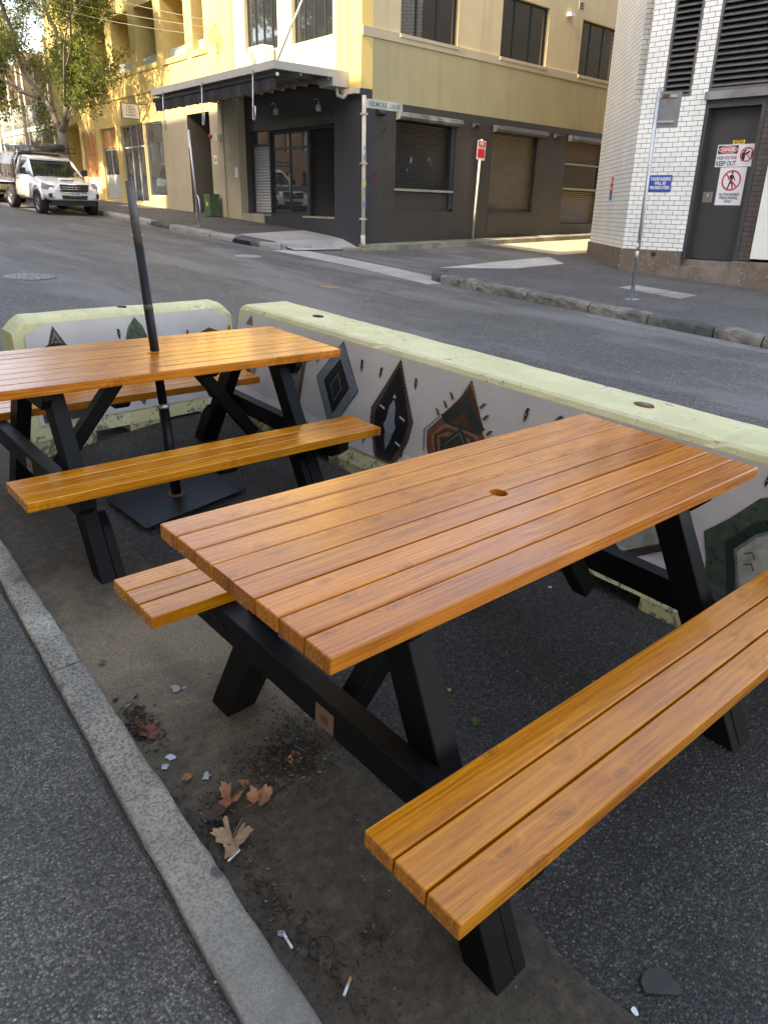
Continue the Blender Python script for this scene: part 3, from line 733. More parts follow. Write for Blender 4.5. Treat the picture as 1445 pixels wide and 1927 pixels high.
def decor_R(P):        # x along barrier = distance from its far end; z above ground
    # values measured on the panel, ground falls with the slope so z is relative
    P('tan', [(.19, .90 - .04), (.13, .78), (.22, .78)])
    P('brown', [(.16, .60), (.24, .72), (.37, .60), (.30, .42), (.22, .36)]); P('bluegrey', dia(.28, .52, .07, .07, .12, .12), 1); P('dkgrey', dia(.28, .52, .04, .04, .07, .07), 2)
    P('brown', [(.66, .72), (.92, .76), (.92, .66), (.89, .64), (.88, .30), (.80, .22), (.68, .30), (.60, .45), (.60, .60)])
    P('taupe', [(.68, .68), (.86, .70), (.84, .36), (.78, .30), (.70, .36), (.66, .5)], 1)
    for k in range(7):
        z = .36 + k * .045; P('brown', [(.69, z), (.84, z + .03), (.84, z + .036), (.69, z + .006)], 2)
    # diamond
    P('dkgrey', dia(1.24, .57, .22, .21, .30, .34, .0), 0)
    P('bluegrey', dia(1.24, .57, .21, .20, .285, .325), 1); P('dkgrey', dia(1.24, .57, .185, .175, .255, .29), 2); P('bluegrey', dia(1.24, .57, .18, .17, .25, .285), 3)
    P('dkgrey', dia(1.24, .57, .16, .15, .215, .255), 4); P('bluegrey', dia(1.24, .57, .155, .145, .21, .25), 5)
    P('black', dia(1.24, .57, .135, .13, .18, .22), 6); P('dkgrey', dia(1.24, .55, .062, .06, .10, .11), 7); P('bluegrey', dia(1.24, .55, .058, .056, .094, .104), 8); P('black', dia(1.24, .55, .052, .05, .085, .095), 9)
    bird(P, 1.01, .66, .10, 1); bird(P, 1.45, .70, .09, -1)
    # tall black drop with saw tooth rim
    dr = [(1.775, .87), (1.70, .72), (1.585, .50), (1.60, .38), (1.68, .22), (1.72, .175), (1.86, .175), (1.90, .22), (1.955, .38), (1.965, .50), (1.85, .72)]
    P('brown', jag(dr), 0)
    P('black', [(1.775, .82), (1.71, .68), (1.63, .49), (1.645, .36), (1.72, .20), (1.84, .20), (1.91, .36), (1.925, .49), (1.845, .68)], 1)
    P('bluegrey', [(1.775, .60), (1.745, .55), (1.74, .46), (1.72, .42), (1.745, .38), (1.75, .32), (1.775, .26), (1.80, .32), (1.81, .38), (1.83, .42), (1.81, .46), (1.80, .55)], 2)
    P('pale', [(1.775, .64), (1.762, .61), (1.79, .61)], 2)
    for a, z in ((1.665, .54), (1.845, .51), (1.665, .36), (1.845, .34)): P('pale', [(a, z), (a + .045, z - .012), (a + .045, z - .026), (a, z - .012)], 2)
    for a, z, fl in ((1.62, .70, 1), (1.93, .70, -1), (1.57, .24, 1), (1.92, .24, -1)): bird(P, a, z, .08, fl)
    P0 = P; P = lambda c, pts, lay=0: P0(c, [(x, min(.862, z + .025)) for x, z in pts], lay)
    # pagoda roof
    P('tan', jag([(2.33, .85), (2.27, .72), (2.17, .58), (2.48, .58), (2.40, .72)], amp=.003), 0)
    P('rusty', [(2.33, .81), (2.28, .72), (2.18, .60), (2.47, .60), (2.39, .72)], 1)
    P('dkgreen', [(2.325, .76), (2.27, .66), (2.16, .585), (2.20, .54), (2.44, .54), (2.49, .585), (2.39, .66)], 2)
    P('rusty', [(2.325, .65), (2.24, .555), (2.42, .555)], 3)
    P('brick', [(2.17, .57), (2.08, .46), (2.10, .36), (2.18, .22), (2.46, .22), (2.54, .36), (2.56, .46), (2.47, .57)], 1)
    for k in range(4):
        o = k * .022; P('rusty' if k % 2 else 'tan', [(2.20 + o, .545 - o), (2.12 + o, .45), (2.14 + o, .38), (2.20 + o, .26), (2.44 - o, .26), (2.50 - o, .38), (2.52 - o, .45), (2.44 - o, .545 - o)], 2 + k)
    P('dkgreen', dia(2.325, .42, .12, .12, .13, .15), 7); P('bluegrey', dia(2.325, .42, .09, .09, .10, .12), 8); P('dkgreen', dia(2.325, .42, .086, .086, .094, .114), 9); P('rusty', dia(2.325, .42, .055, .055, .06, .07), 10)
    for a, z, fl, c in ((2.235, .70, -1, 'leaf'), (2.20, .64, -1, 'leaf'), (2.155, .58, -1, 'brick'), (2.42, .70, 1, 'leaf'), (2.455, .64, 1, 'leaf'), (2.50, .56, 1, 'brick')): P(c, [(a, z), (a + fl * .02, z + .03), (a + fl * .045, z + .035), (a + fl * .03, z + .015), (a + fl * .015, z - .008)], 4)
    P('dkgrey', [(2.155, .575), (2.055, .46), (2.08, .33), (2.086, .33), (2.063, .46), (2.158, .57)], 3)
    P = P0
    bird(P, 2.72, .72, .09, 1); P('dkgrey', [(2.88, .76), (2.92, .82), (2.99, .80), (2.99, .74)])
    # octagon frame behind the near table
    P('dkgrey', [(3.46, .80), (3.30, .58), (3.30, .28), (3.42, .20), (3.62, .34), (3.66, .50), (3.62, .60)]); P('rusty', [(3.46, .77), (3.32, .57), (3.32, .30), (3.42, .225), (3.60, .35), (3.64, .50), (3.60, .58)], 1)
    P('stone', [(3.46, .74), (3.345, .56), (3.345, .31), (3.42, .25), (3.58, .36), (3.62, .50), (3.58, .57)], 2); P('teal', [(3.46 + .035 * math.cos(k * .6), .42 + .035 * math.sin(k * .6)) for k in range(10)], 3)
    # green stone window
    P('moss', [(4.05, .80), (3.93, .73), (3.84, .60), (3.755, .50), (3.80, .38), (3.84, .20), (4.25, .20), (4.32, .38), (4.36, .50), (4.28, .60), (4.18, .73)])
    for a, z in ((3.86, .58), (3.80, .44), (4.2, .62)): P('dkgreen', [(a, z), (a + .05, z - .05), (a + .054, z - .047), (a + .004, z + .003)], 3)
    P('dkgreen', [(4.05, .70), (3.94, .62), (3.85, .49), (3.89, .38), (3.93, .24), (4.17, .24), (4.22, .38), (4.26, .49), (4.16, .62)], 1)
    P('taupe', [(4.05, .64), (3.96, .57), (3.895, .47), (3.93, .38), (3.96, .28), (4.14, .28), (4.18, .38), (4.21, .47), (4.14, .57)], 2)
    P('stone', [(4.05, .62), (3.97, .56), (3.91, .465), (3.94, .385), (3.97, .30), (4.13, .30), (4.165, .385), (4.195, .465), (4.13, .56)], 3)
    for a, z in ((3.94, .47), (3.95, .42)): P('leaf', [(a, z), (a + .03, z + .02), (a + .05, z - .01), (a + .045, z - .012), (a + .03, z + .012), (a, z - .006)], 4)
    bird(P, 3.93, .78, .06, 1)
    for k in range(5):
        a = random.uniform(.1, 4.4); z = random.uniform(.3, .76); P('dkgrey', [(a, z), (a + .004, z + .003), (a + .006, z - .001)], 5)
def decor_L(P0):
    P = lambda c, pts, lay=0: P0(c, [(x, z + .085 if z > .35 else z) for x, z in pts], lay)
    P('rusty', [(.245, .77), (.17, .56), (.36, .56)]); P('taupe', [(.25, .74), (.19, .57), (.335, .57)], 1); P('rusty', [(.25, .70), (.21, .575), (.31, .575)], 2); P('stone', [(.252, .67), (.225, .58), (.292, .58)], 3)
    P('black', [(.245 + .155 * math.cos(math.pi * k / 12), .49 + .165 * math.sin(math.pi * k / 12)) for k in range(13)] + [(.09, .2), (.40, .2)], 4)
    P('leaf', [(.825, .78), (.77, .71), (.74, .62), (.70, .52), (.76, .30), (.82, .21), (.88, .30), (.95, .52), (.91, .62), (.88, .71)]); P('moss', [(.825, .72), (.765, .63), (.825, .52), (.885, .63)], 1); P('leaf', [(.825, .68), (.79, .63), (.825, .56), (.86, .63)], 2)
    bird(P, .70, .63, .08, -1); bird(P, .95, .63, .08, 1)
    P('brick', jag([(1.42, .65), (1.30, .60), (1.27, .52), (1.57, .52), (1.54, .60)], amp=.002)); P('tan', [(1.42, .60), (1.33, .56), (1.32, .52), (1.53, .52), (1.51, .56)], 1); P('rusty', [(1.42, .57), (1.36, .545), (1.35, .52), (1.50, .52), (1.48, .545)], 2)
    bird(P, 1.24, .58, .07, -1); bird(P, 1.60, .58, .07, 1)
    P('stone', [(.44, .30), (.42, .26), (.445, .205), (.46, .26)])

grp = 'concrete barriers around the parking bay'
eR = (Matrix.Rotation(TILT, 4, 'X') @ Matrix.Rotation(R(-88.3), 4, 'Z')).to_euler()
eL = (Matrix.Rotation(TILT, 4, 'X') @ Matrix.Rotation(R(3.5), 4, 'Z')).to_euler()
barrier('long pale green concrete barrier with a mural panel, running along the road side', (2.765, 4.97, gz(2.9, 4.97)), eR, .825, 4.72, .40, (.06, .15, 0),
        [(0, .55), (1.25, 3.0), (3.52, 4.7)], [(.66, .36, .045, False), (3.16, .37, .05, True)], (.03, 4.68), grp, decor_R, (.985, -.01), .022)
barrier('short pale green concrete barrier with a mural panel, closing the uphill end', (1.36, 5.01, zn(0, 5.01) + .06), eL, .85, 1.62, .18, (.05, .10, 0),
        [(0, .42), (.68, .98), (1.26, 1.62)], [(.80, .22, .035, False)], (.07, 1.57), grp, decor_L, (.98, .01))

# ---------------------------------------------------------------- litter
def lit(name, mb, mat, label, cat, x, y, rz=0, h=0, group=None, **kw):
    o = mb.build(name, mat, **kw); o.location = (x, y, gz(x, y) + h)
    o.rotation_euler = (Matrix.Rotation(TILT, 4, 'X') @ Matrix.Rotation(rz, 4, 'Z')).to_euler(); return tag(o, label, cat, group)
def leafmat(n, c): return mk(n, c, .75, .35, 40, .5, 120)
ML1 = leafmat('dry_leaf_tan', (.34, .21, .12)); ML2 = leafmat('dry_leaf_orange', (.34, .15, .07)); ML3 = leafmat('dry_leaf_dark', (.07, .045, .03)); MLg = leafmat('green_leaf', (.06, .12, .02)); ML4 = leafmat('dry_leaf_red', (.16, .05, .03))
def leaf_mesh(lobes, size, seed, curl=.45):
    rr = random.Random(seed); mb = MB(); n = 48; c_ = mb.vert((0, 0, .004)); rim = []; mid = []
    for k in range(n):
        a = -math.pi * .86 + 2 * math.pi * .86 * k / (n - 1)
        f = abs(math.cos(a * lobes / 2 * .9)) ** .8
        r = size * (.42 + .58 * f * (1 - .35 * abs(a) / math.pi)) * (1 + rr.uniform(-.1, .1) + .12 * (k % 3 == 0))
        x, y = r * math.cos(a), r * math.sin(a) * .85
        z = curl * size * (noise.noise(Vector((x / size * 1.8, y / size * 1.8, seed))) + .35 + .8 * (y / size) ** 2)
        z += .5 * abs(y + .35 * x) * (.4 + .6 * (seed % 3) / 2)
        rim.append(mb.vert((x, y, max(.003, z)))); mid.append(mb.vert((x * .55, y * .55, max(.004, z * .35 + .002 * (k % 2)))))
    for k in range(n - 1):
        mb.face([c_, mid[k], mid[k + 1]]); mb.face([mid[k], rim[k], rim[k + 1], mid[k + 1]])
    mb.tube([(0, 0, .004), (-size * .5, size * .1, .006), (-size * .95, size * .28, .008)], [.0015, .0012, .001], 5)
    return mb
for nm, lb, sz, sd, mt, x, y, rz_, lab in (
    ('fallen_leaf', 5, .075, 1, ML1, .80, 1.555, -2.2, 'large tan plane tree leaf lying nearest the kerb'),
    ('fallen_leaf', 3, .058, 2, ML2, .872, 1.69, -2.5, 'curled orange brown leaf with a long stalk, above the large tan leaf'),
    ('fallen_leaf', 4, .055, 3, ML2, .945, 1.635, .3, 'crumpled orange brown leaf lying right of the stalked one'),
    ('fallen_leaf', 3, .035, 4, ML2, 1.135, 1.712, 1.0, 'small pale orange leaf on top of the dark leaf litter'),
    ('fallen_leaf', 3, .022, 5, ML2, .94, 1.725, 1.7, 'tiny orange scrap of leaf between the curled leaves and the litter'),
    ('fallen_leaf', 2, .055, 6, ML4, .79, 2.15, -1.0, 'dark red brown leaf against the kerb beside dry stalks'),
    ('fallen_leaf', 3, .045, 7, ML3, .80, 1.66, 2.6, 'dark shrivelled leaf touching the kerb above the large tan leaf'),
    ('fallen_leaf', 4, .05, 8, ML3, 1.33, 1.66, .5, 'grey withered leaf close to the black leg of the near table'),
    ('fallen_leaf', 2, .02, 9, MLg, .83, 2.62, .4, 'small green leaf on the tan gutter concrete'),
    ('fallen_leaf', 2, .024, 10, MLg, 1.745, 1.43, .9, 'small green leaf on the asphalt under the near table'),
    ('fallen_leaf', 2, .028, 12, ML3, .775, 1.06, .9, 'dark folded leaf against the kerb near the bottom edge'),
    ('fallen_leaf', 2, .022, 13, ML2, .80, 1.86, .2, 'little brown leaf by the kerb below the foil scraps')):
    lit(nm, leaf_mesh(lb, sz, sd), mt, lab, 'leaf', x, y, rz_, .014, 'fallen leaves in the gutter')
M_butt = flat('cigarette_paper', (.62, .63, .64), .6); M_filt = flat('cigarette_filter', (.42, .22, .09), .7)
for x, y, rz_, lab, ft in ((.764, 1.498, .3, 'white cigarette butt below the large tan leaf', 0), (.742, 1.175, 1.45, 'white cigarette butt standing out by the kerb near a grey shell', 0), (.785, .985, .55, 'cigarette butt with orange filter near the bottom edge', 1)):
    t = thing('cigarette_butt', lab, 'cigarette butt', (x, y, zn(x, y) + .016), (0, 0, rz_), 'cigarette butts in the gutter')
    mb = MB(); mb.tube([(-.018, 0, .004), (.012, 0, .004)], .0038, 10); mb.build('paper', M_butt, t)
    mb = MB(); mb.tube([(.0122, 0, .004), (.030, 0, .005)], .0040, 10); mb.build('filter', M_filt if ft else M_butt, t)
def scrap(sz, seed, th=.003):
    rr = random.Random(seed); n = 9; mb = MB()
    pts = [(sz * rr.uniform(.5, 1) * math.cos(2 * math.pi * k / n), sz * rr.uniform(.35, .8) * math.sin(2 * math.pi * k / n)) for k in range(n)]
    mb.prism(pts, 0, th); 
    for v_ in mb.v: v_.z += .5 * sz * max(0, noise.noise(Vector((v_.x * 60, v_.y * 60, seed))))
    return mb
M_foil = flat('foil', (.34, .36, .37), .35, .4); M_tissue = mk('wet_tissue', (.24, .25, .23), .8, .3, 50, .2); M_rubber = mk('black_rubber', (.034, .031, .029), .7, .3, 20, .3)
for x, y, s_, sd, mt, lab, cat in ((.775, 1.952, .02, 1, M_foil, 'torn foil scrap by the kerb, nearer of two', 'scrap'), (.81, 1.98, .022, 2, M_foil, 'torn foil scrap standing a little further from the kerb', 'scrap'), (.863, 1.83, .024, 3, M_foil, 'crumpled silver wrapper lying alone in the dirt', 'scrap'),
    (.993, 2.306, .03, 4, M_tissue, 'flattened pale tissue on the concrete near the left foot of the near table', 'tissue'), (1.02, 2.29, .012, 5, M_tissue, 'tiny scrap of tissue right of the flattened one', 'tissue'),
    (1.805, 1.625, .012, 6, M_filt, 'small orange chip on the asphalt under the near table', 'chip'), (2.69, 1.82, .014, 7, M_butt, 'small white scrap on the asphalt near the long barrier', 'scrap'),
    (1.312, .494, .016, 8, M_butt, 'white pebble beside the dark rubber piece', 'pebble'), (.742, 1.21, .018, 9, mk('grey_shell', (.2, .2, .21), .5, .2, 60), 'grey oval shell fragment beside a cigarette butt', 'shell'), (1.17, 1.80, .03, 10, M_rubber, 'small dark square chip on the leaf litter', 'chip')):
    lit('litter_scrap', scrap(s_, sd), mt, lab, cat, x, y, sd * 1.3, .014 if x < 1.3 else .006)
mb = MB(); pts = [(-.042, 0)] + [(.052 * math.cos(a) * .9 - .0, .045 * math.sin(a)) for a in lin(R(150), R(20), 10)] + [(.048, -.035)]
mb.prism([(-.05, -.004), (-.046, .022), (-.025, .042), (.0, .05), (.025, .047), (.043, .036), (.047, -.03), (.02, -.026)][::-1], 0, .010)
lit('rubber_offcut', mb, M_rubber, 'dark grey rounded rubber offcut on the asphalt, bottom right', 'rubber piece', 1.415, .485, -.45, .006, bevel=.002)
mb = MB(); rg = [(.035 * math.cos(a), .032 * math.sin(a), .004 + .002 * math.sin(3 * a)) for a in lin(0, 2 * math.pi, 28)]; mb.tube(rg, .0014, 6, cap=False)
lit('rubber_band', mb, M_void, 'thin black rubber ring lying in the dirt', 'rubber band', .80, 1.11, 0, .014)
# dark leaf litter and crumbs (uncountable)
def crumbs(name, centres, mats, label):
    rr = random.Random(21); mb = MB()
    for cx, cy, sx, sy, n, smin, smax, hgt in centres:
        for _ in range(n):
            x, y = rr.gauss(cx, sx), rr.gauss(cy, sy)
            if x < curb_x(y) + .005: x = curb_x(y) + .005 + abs(rr.gauss(0, .02))
            s_ = rr.uniform(smin, smax); a = rr.uniform(0, 6.28); z = zn(x, y) + .012 + rr.uniform(0, hgt) * math.exp(-((x - cx) / sx) ** 2 - ((y - cy) / sy) ** 2)
            mb.cm = rr.choices(range(len(mats)), [9, 5, 1, .4][:len(mats)])[0]
            ux = Vector((math.cos(a), math.sin(a), rr.uniform(-.4, .4))) * s_; uy = Vector((-math.sin(a), math.cos(a), rr.uniform(-.5, .5))) * s_ * rr.uniform(.15, .6); c_ = Vector((x, y, z + s_ * .25))
            k = mb.vert(c_ + ux), mb.vert(c_ + uy), mb.vert(c_ - ux + Vector((0, 0, s_ * .2))), mb.vert(c_ - uy), mb.vert(c_ + Vector((0, 0, s_ * .4)))
            mb.face([k[0], k[1], k[4]]); mb.face([k[1], k[2], k[4]]); mb.face([k[2], k[3], k[4]]); mb.face([k[3], k[0], k[4]]); mb.face([k[3], k[2], k[1], k[0]])
    return tag(mb.build(name, mats, recalc=False), label, 'leaf litter', None, 'stuff')
M_cr1 = mk('litter_dark', (.02, .015, .011), .9, .5, 80, .3); M_cr2 = mk('litter_brown', (.06, .037, .022), .9, .5, 80, .3); M_cr3 = mk('litter_tan', (.13, .09, .055), .9, .4, 80, .3); M_cr4 = mk('grit_pale', (.24, .23, .21), .8, .3, 80, .2)
crumbs('leaf_litter', [(1.12, 1.73, .075, .06, 1500, .002, .010, .018), (1.25, 1.80, .05, .10, 350, .002, .009, .012), (.80, 2.20, .03, .07, 260, .002, .016, .012), (.80, 1.60, .05, .10, 260, .002, .012, .006), (.78, 1.28, .03, .10, 260, .002, .011, .006), (.80, 1.0, .04, .12, 160, .002, .011, .005), (1.0, 1.45, .2, .5, 900, .001, .006, .002), (1.0, 1.0, .2, .35, 400, .001, .006, .002), (.93, 1.05, .02, .02, 30, .004, .014, .01), (.95, 2.2, .2, .6, 300, .001, .004, .001)],
       [M_cr1, M_cr2, M_cr3, M_cr4], 'dark rotted leaf litter and grit scattered along the gutter')
def grit():
    rr = random.Random(8); mb = MB()
    for _ in range(2600):
        x, y = rr.uniform(1.33, 3.4), rr.uniform(-.4, 4.6)
        if rr.random() < .45: x, y = rr.uniform(-1.4, curb_o(1.5) - .02), rr.uniform(.3, 4.0)
        elif x > 2.62 and y < 5: continue
        s_ = rr.choice([.0015, .002, .003, .0045]) * rr.uniform(.7, 1.3); mb.cm = rr.choices([0, 1, 2], [5, 3, 1])[0]
        z = gz(x, y) + (.004 if x > 1 else (.064 + (.45 - x) * .005)); c_ = Vector((x, y, z + s_ * .3))
        P6 = [c_ + Vector((s_ * rr.uniform(.6, 1), 0, 0)), c_ + Vector((0, s_, 0)), c_ - Vector((s_, 0, 0)), c_ - Vector((0, s_ * rr.uniform(.5, 1), 0)), c_ + Vector((0, 0, s_ * .7))]
        k = [mb.vert(p) for p in P6]
        for a, b_ in ((0, 1), (1, 2), (2, 3), (3, 0)): mb.face([k[a], k[b_], k[4]])
    tag(mb.build('loose_grit', [mk('grit_grey', (.14, .14, .135), .7, .3, 30), mk('grit_mid', (.25, .24, .22), .7, .3, 30), M_cr4], recalc=False), 'loose stone grit on the coarse asphalt', 'grit', None, 'stuff')
grit()
# manholes
def manhole(x, y, r, mat, label, rings=True):
    t = thing('manhole_cover', label, 'manhole cover', (x, y, gz(x, y) + .004), (TILT, 0, 0), 'manhole covers in the road')
    mb = MB(); mb.lathe([(r, 0), (r, .003), (r * .9, .0035), (r * .88, .002), (0.001, .002)], (0, 0, 0), 36); mb.build('rim', mat[0], t)
    mb = MB()
    for q in range(6 if r > .3 else 3):
        rad = r * (.80 - q * (.13 if r > .3 else .25)); n = max(6, int(rad * (70 if r > .3 else 110)))
        for k in range(n):
            a = 2 * math.pi * k / n; da = .32 * 2 * math.pi / n
            mb.prism([(rad * math.cos(a - da), rad * math.sin(a - da)), ((rad + r * .07) * math.cos(a - da), (rad + r * .07) * math.sin(a - da)), ((rad + r * .07) * math.cos(a + da), (rad + r * .07) * math.sin(a + da)), (rad * math.cos(a + da), rad * math.sin(a + da))][::-1], .0022, .006)
    mb.build('tread', mat[1], t)
M_iron = mk('cast_iron', (.10, .10, .105), .5, .3, 20, .3, 60, .4); M_ironp = mk('polished_iron', (.36, .37, .38), .35, .2, 20, .1, 60, .6)
manhole(3.76, 12.55, .38, (M_iron, M_ironp), 'large round iron manhole cover at the left edge of the road')
manhole(9.10, 14.95, .30, (M_conc, M_concpale), 'pale round concrete manhole cover in front of the storm drain')
manhole(7.98, 10.52, .18, (mk('brass_ring', (.20, .15, .08), .6, .2, 20), mk('ochre_iron', (.32, .25, .14), .5, .2, 20)), 'small ochre round valve cover in the middle of the road')
# ---------------------------------------------------------------- facades
class Fac:
    def __init__(s, P, ang, out, flip):
        a = R(ang); s.P = Vector((P[0], P[1], 0)); s.u = Vector((math.cos(a), math.sin(a), 0)); s.n = Vector((-s.u.y, s.u.x, 0)) * out; s.flip = flip
    def p(s, q, z, d=0): return s.P + s.u * q + s.n * d + Vector((0, 0, z))
    def box(s, mb, s0, s1, z0, z1, d0, d1):
        P = [s.p(s0, z0, d0), s.p(s1, z0, d0), s.p(s1, z0, d1), s.p(s0, z0, d1), s.p(s0, z1, d0), s.p(s1, z1, d0), s.p(s1, z1, d1), s.p(s0, z1, d1)]
        i = [mb.vert(q) for q in P]
        uvz = lambda a, b_: [(a[0], a[1])]
        for q, kind in (((3, 2, 1, 0), 'h'), ((4, 5, 6, 7), 'h'), ((0, 1, 5, 4), 'f'), ((1, 2, 6, 5), 'e'), ((2, 3, 7, 6), 'f'), ((3, 0, 4, 7), 'e')):
            S = [s0, s1, s1, s0, s0, s1, s1, s0]; Z = [z0] * 4 + [z1] * 4; D = [d0, d0, d1, d1] * 2
            uv = [(S[k], Z[k]) if kind == 'f' else ((D[k] + S[k]), Z[k]) if kind == 'e' else (S[k], D[k]) for k in q]
            mb.face([i[k] for k in q], uv)
    def quad(s, mb, s0, s1, z0, z1, d):
        mb.face([mb.vert(s.p(s0, z0, d)), mb.vert(s.p(s1, z0, d)), mb.vert(s.p(s1, z1, d)), mb.vert(s.p(s0, z1, d))], [(s0, z0), (s1, z0), (s1, z1), (s0, z1)])
    def wall(s, mb, s0, s1, z0, z1, ops, depth, d=0, revm=None):
        """front faces on a grid that leaves the openings free, plus reveals"""
        ss = sorted({s0, s1, *[min(max(o[k], s0), s1) for o in ops for k in (0, 1)]}); zz = sorted({z0, z1, *[min(max(o[k], z0), z1) for o in ops for k in (2, 3)]})
        for a, b_ in zip(ss[:-1], ss[1:]):
            for c_, e in zip(zz[:-1], zz[1:]):
                ms, mz = (a + b_) / 2, (c_ + e) / 2
                if any(o[0] < ms < o[1] and o[2] < mz < o[3] for o in ops): continue
                s.quad(mb, a, b_, c_, e, d)
        cm = mb.cm
        if revm is not None: mb.cm = revm
        for o in ops:
            dp = o[4] if len(o) > 4 else depth
            a, b_, c_, e = max(o[0], s0), min(o[1], s1), max(o[2], z0), min(o[3], z1)
            if a >= b_ or c_ >= e: continue
            for (p0, p1) in (((a, c_), (b_, c_)), ((b_, c_), (b_, e)), ((b_, e), (a, e)), ((a, e), (a, c_))):
                if p0[1] == p1[1] and p0[1] in (z0, z1) and o[2 if p0[1] == z0 else 3] != p0[1]: continue
                v_ = [s.p(*p0, d), s.p(*p1, d), s.p(*p1, d - dp), s.p(*p0, d - dp)]
                if p0[0] == p1[0]: uv = [(p0[0], p0[1]), (p1[0], p1[1]), (p1[0] + dp, p1[1]), (p0[0] + dp, p0[1])]
                else: uv = [(p0[0], p0[1]), (p1[0], p1[1]), (p1[0], p1[1] + dp), (p0[0], p0[1] + dp)]
                mb.face([mb.vert(q) for q in v_], uv)
        mb.cm = cm
    def M(s, q, z, d):
        x = -s.u if s.flip else s.u
        return Matrix(((x.x, 0, s.n.x, 0), (x.y, 0, s.n.y, 0), (x.z, 1, s.n.z, 0), (0, 0, 0, 1))) if False else Matrix.Translation(s.p(q, z, d)) @ Matrix(((x.x, 0, s.n.x, 0), (x.y, 0, s.n.y, 0), (0, 1, 0, 0), (0, 0, 0, 1)))
Y1 = Fac((13.07, 15.83), 88.46, 1, True); Y2 = Fac((13.07, 15.83), 1.7, -1, False)
W1 = Fac((15.83, 9.87), -86.1, -1, False); W2 = Fac((15.83, 9.87), 44.7, 1, True)

def text_mesh(name, body, size, mat, M, parent, width=None, bold=0.0, world=True, spacing=1.0):
    cu = bpy.data.curves.new('txt', 'FONT'); cu.body = body; cu.size = size; cu.align_x = 'CENTER'; cu.align_y = 'CENTER'
    cu.extrude = 0.0006; cu.offset = bold; cu.resolution_u = 3; cu.space_character = spacing
    o = bpy.data.objects.new('txt', cu); scene.collection.objects.link(o)
    dg = bpy.context.evaluated_depsgraph_get(); me = bpy.data.meshes.new_from_object(o.evaluated_get(dg))
    bpy.data.objects.remove(o); bpy.data.curves.remove(cu)
    xs = [v_.co.x for v_ in me.vertices]; wd = max(xs) - min(xs); k = (width / wd) if width else 1
    off = Vector((0, 0, 0)); q = parent
    while q is not None and world: off += q.location; q = q.parent
    for v_ in me.vertices: v_.co = (M @ Vector((v_.co.x * k, v_.co.y, v_.co.z))) - off
    me.name = name; me.materials.clear(); me.materials.append(mat)
    o = bpy.data.objects.new(name, me); scene.collection.objects.link(o); o.parent = parent; return o
def BT(mb, name, mats, parent, **k): return mb.build(name, mats, parent, world=True, **k)

M_cream = stucco('cream_render', (0.60, 0.465, 0.18), (0.42, 0.32, 0.15), streak=.35)
M_creamlt = stucco('pale_cream_render', (0.60, 0.52, 0.29), (0.5, 0.42, 0.25), streak=.2)
M_yellow = stucco('yellow_render', (0.62, 0.46, 0.16), (0.5, 0.33, 0.1), streak=.25)
M_beige = stucco('beige_render', (0.36, 0.33, 0.245), (0.24, 0.20, 0.15), streak=.4)
M_tanup = stucco('tan_render', (0.58, 0.465, 0.27), (0.36, 0.27, 0.15), streak=.5)
M_band = stucco('olive_render', (0.40, 0.335, 0.18), (0.30, 0.20, 0.085), streak=.5)
M_sill = stucco('sill_render', (0.46, 0.38, 0.25), (0.33, 0.27, 0.18), streak=.3)
M_char = stucco('charcoal_paint', (0.043, 0.037, 0.033), (0.022, 0.019, 0.016), rough=.55, streak=.6, var=.15)
M_navy = stucco('navy_paint', (0.026, 0.030, 0.040), (0.015, 0.016, 0.02), rough=.5, streak=.5, var=.2)
M_frame = flat('dark_window_frame', (0.02, 0.022, 0.026), .4); M_glass = glass('window_glass'); M_alu = flat('aluminium_frame', (.42, .43, .43), .4, .4)
M_shut = mk('dark_roller_shutter', (0.024, 0.021, 0.019), .42, .3, 3, .1, 50, .3); M_shutw = mk('pale_roller_shutter', (0.34, 0.34, 0.35), .4, .1, 3, .1, 50, .3)
M_shutb = mk('bronze_roller_shutter', (0.095, 0.077, 0.058), .42, .3, 3, .1, 50, .3)
M_hood = mk('shutter_hood', (0.030, 0.028, 0.026), .5, .4, 6, .1, 50, .2, tint=(.05, .05, .048)); M_ply = mk('orange_plywood', (0.50, 0.24, 0.07), .7, .2, 2.5, .1, 50, tint=(.40, .18, .05)); M_tealp = mk('teal_undercoat', (.42, .55, .42), .7, .2, 2)
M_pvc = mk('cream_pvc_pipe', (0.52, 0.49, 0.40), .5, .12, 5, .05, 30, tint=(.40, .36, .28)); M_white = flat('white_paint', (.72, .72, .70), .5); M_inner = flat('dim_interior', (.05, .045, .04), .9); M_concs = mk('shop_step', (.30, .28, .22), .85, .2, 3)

yb = thing('corner_building', 'two storey cream corner building with charcoal ground floor and boarded shops', 'building', (13.07, 15.83, .8))
# openings  (s0, s1, z0, z1, depth)
winY1 = [(1.22, 3.05, 5.86, 7.55, .16), (3.75, 5.48, 5.88, 7.55, .16)]
bal = [(7.95, 8.72, 6.38, 8.19, 1.6), (9.25, 10.92, 6.38, 8.19, 1.6), (11.45, 13.08, 6.38, 8.19, 1.6), (13.62, 15.28, 6.40, 8.19, 1.6), (15.85, 17.42, 6.42, 8.19, 1.6), (17.9, 19.5, 6.42, 8.19, 1.6), (20.05, 21.58, 6.42, 8.19, 1.6)]
door1 = (7.93, 9.50, 1.3, 4.64, 1.1)
shops = [(11.50, 13.10, 2.13, 4.60, .12), (13.14, 15.25, 1.93, 4.62, .12), (15.80, 17.40, 2.0, 4.64, .14), (17.95, 19.50, 2.27, 4.66, .10)]
porch = (19.85, 21.6, 2.1, 5.0, .9)
mb = MB()
Y1.wall(mb, 7.3, 22.6, .9, 12.0, bal + [door1[:4] + (.001,)] + shops + [porch], .15)
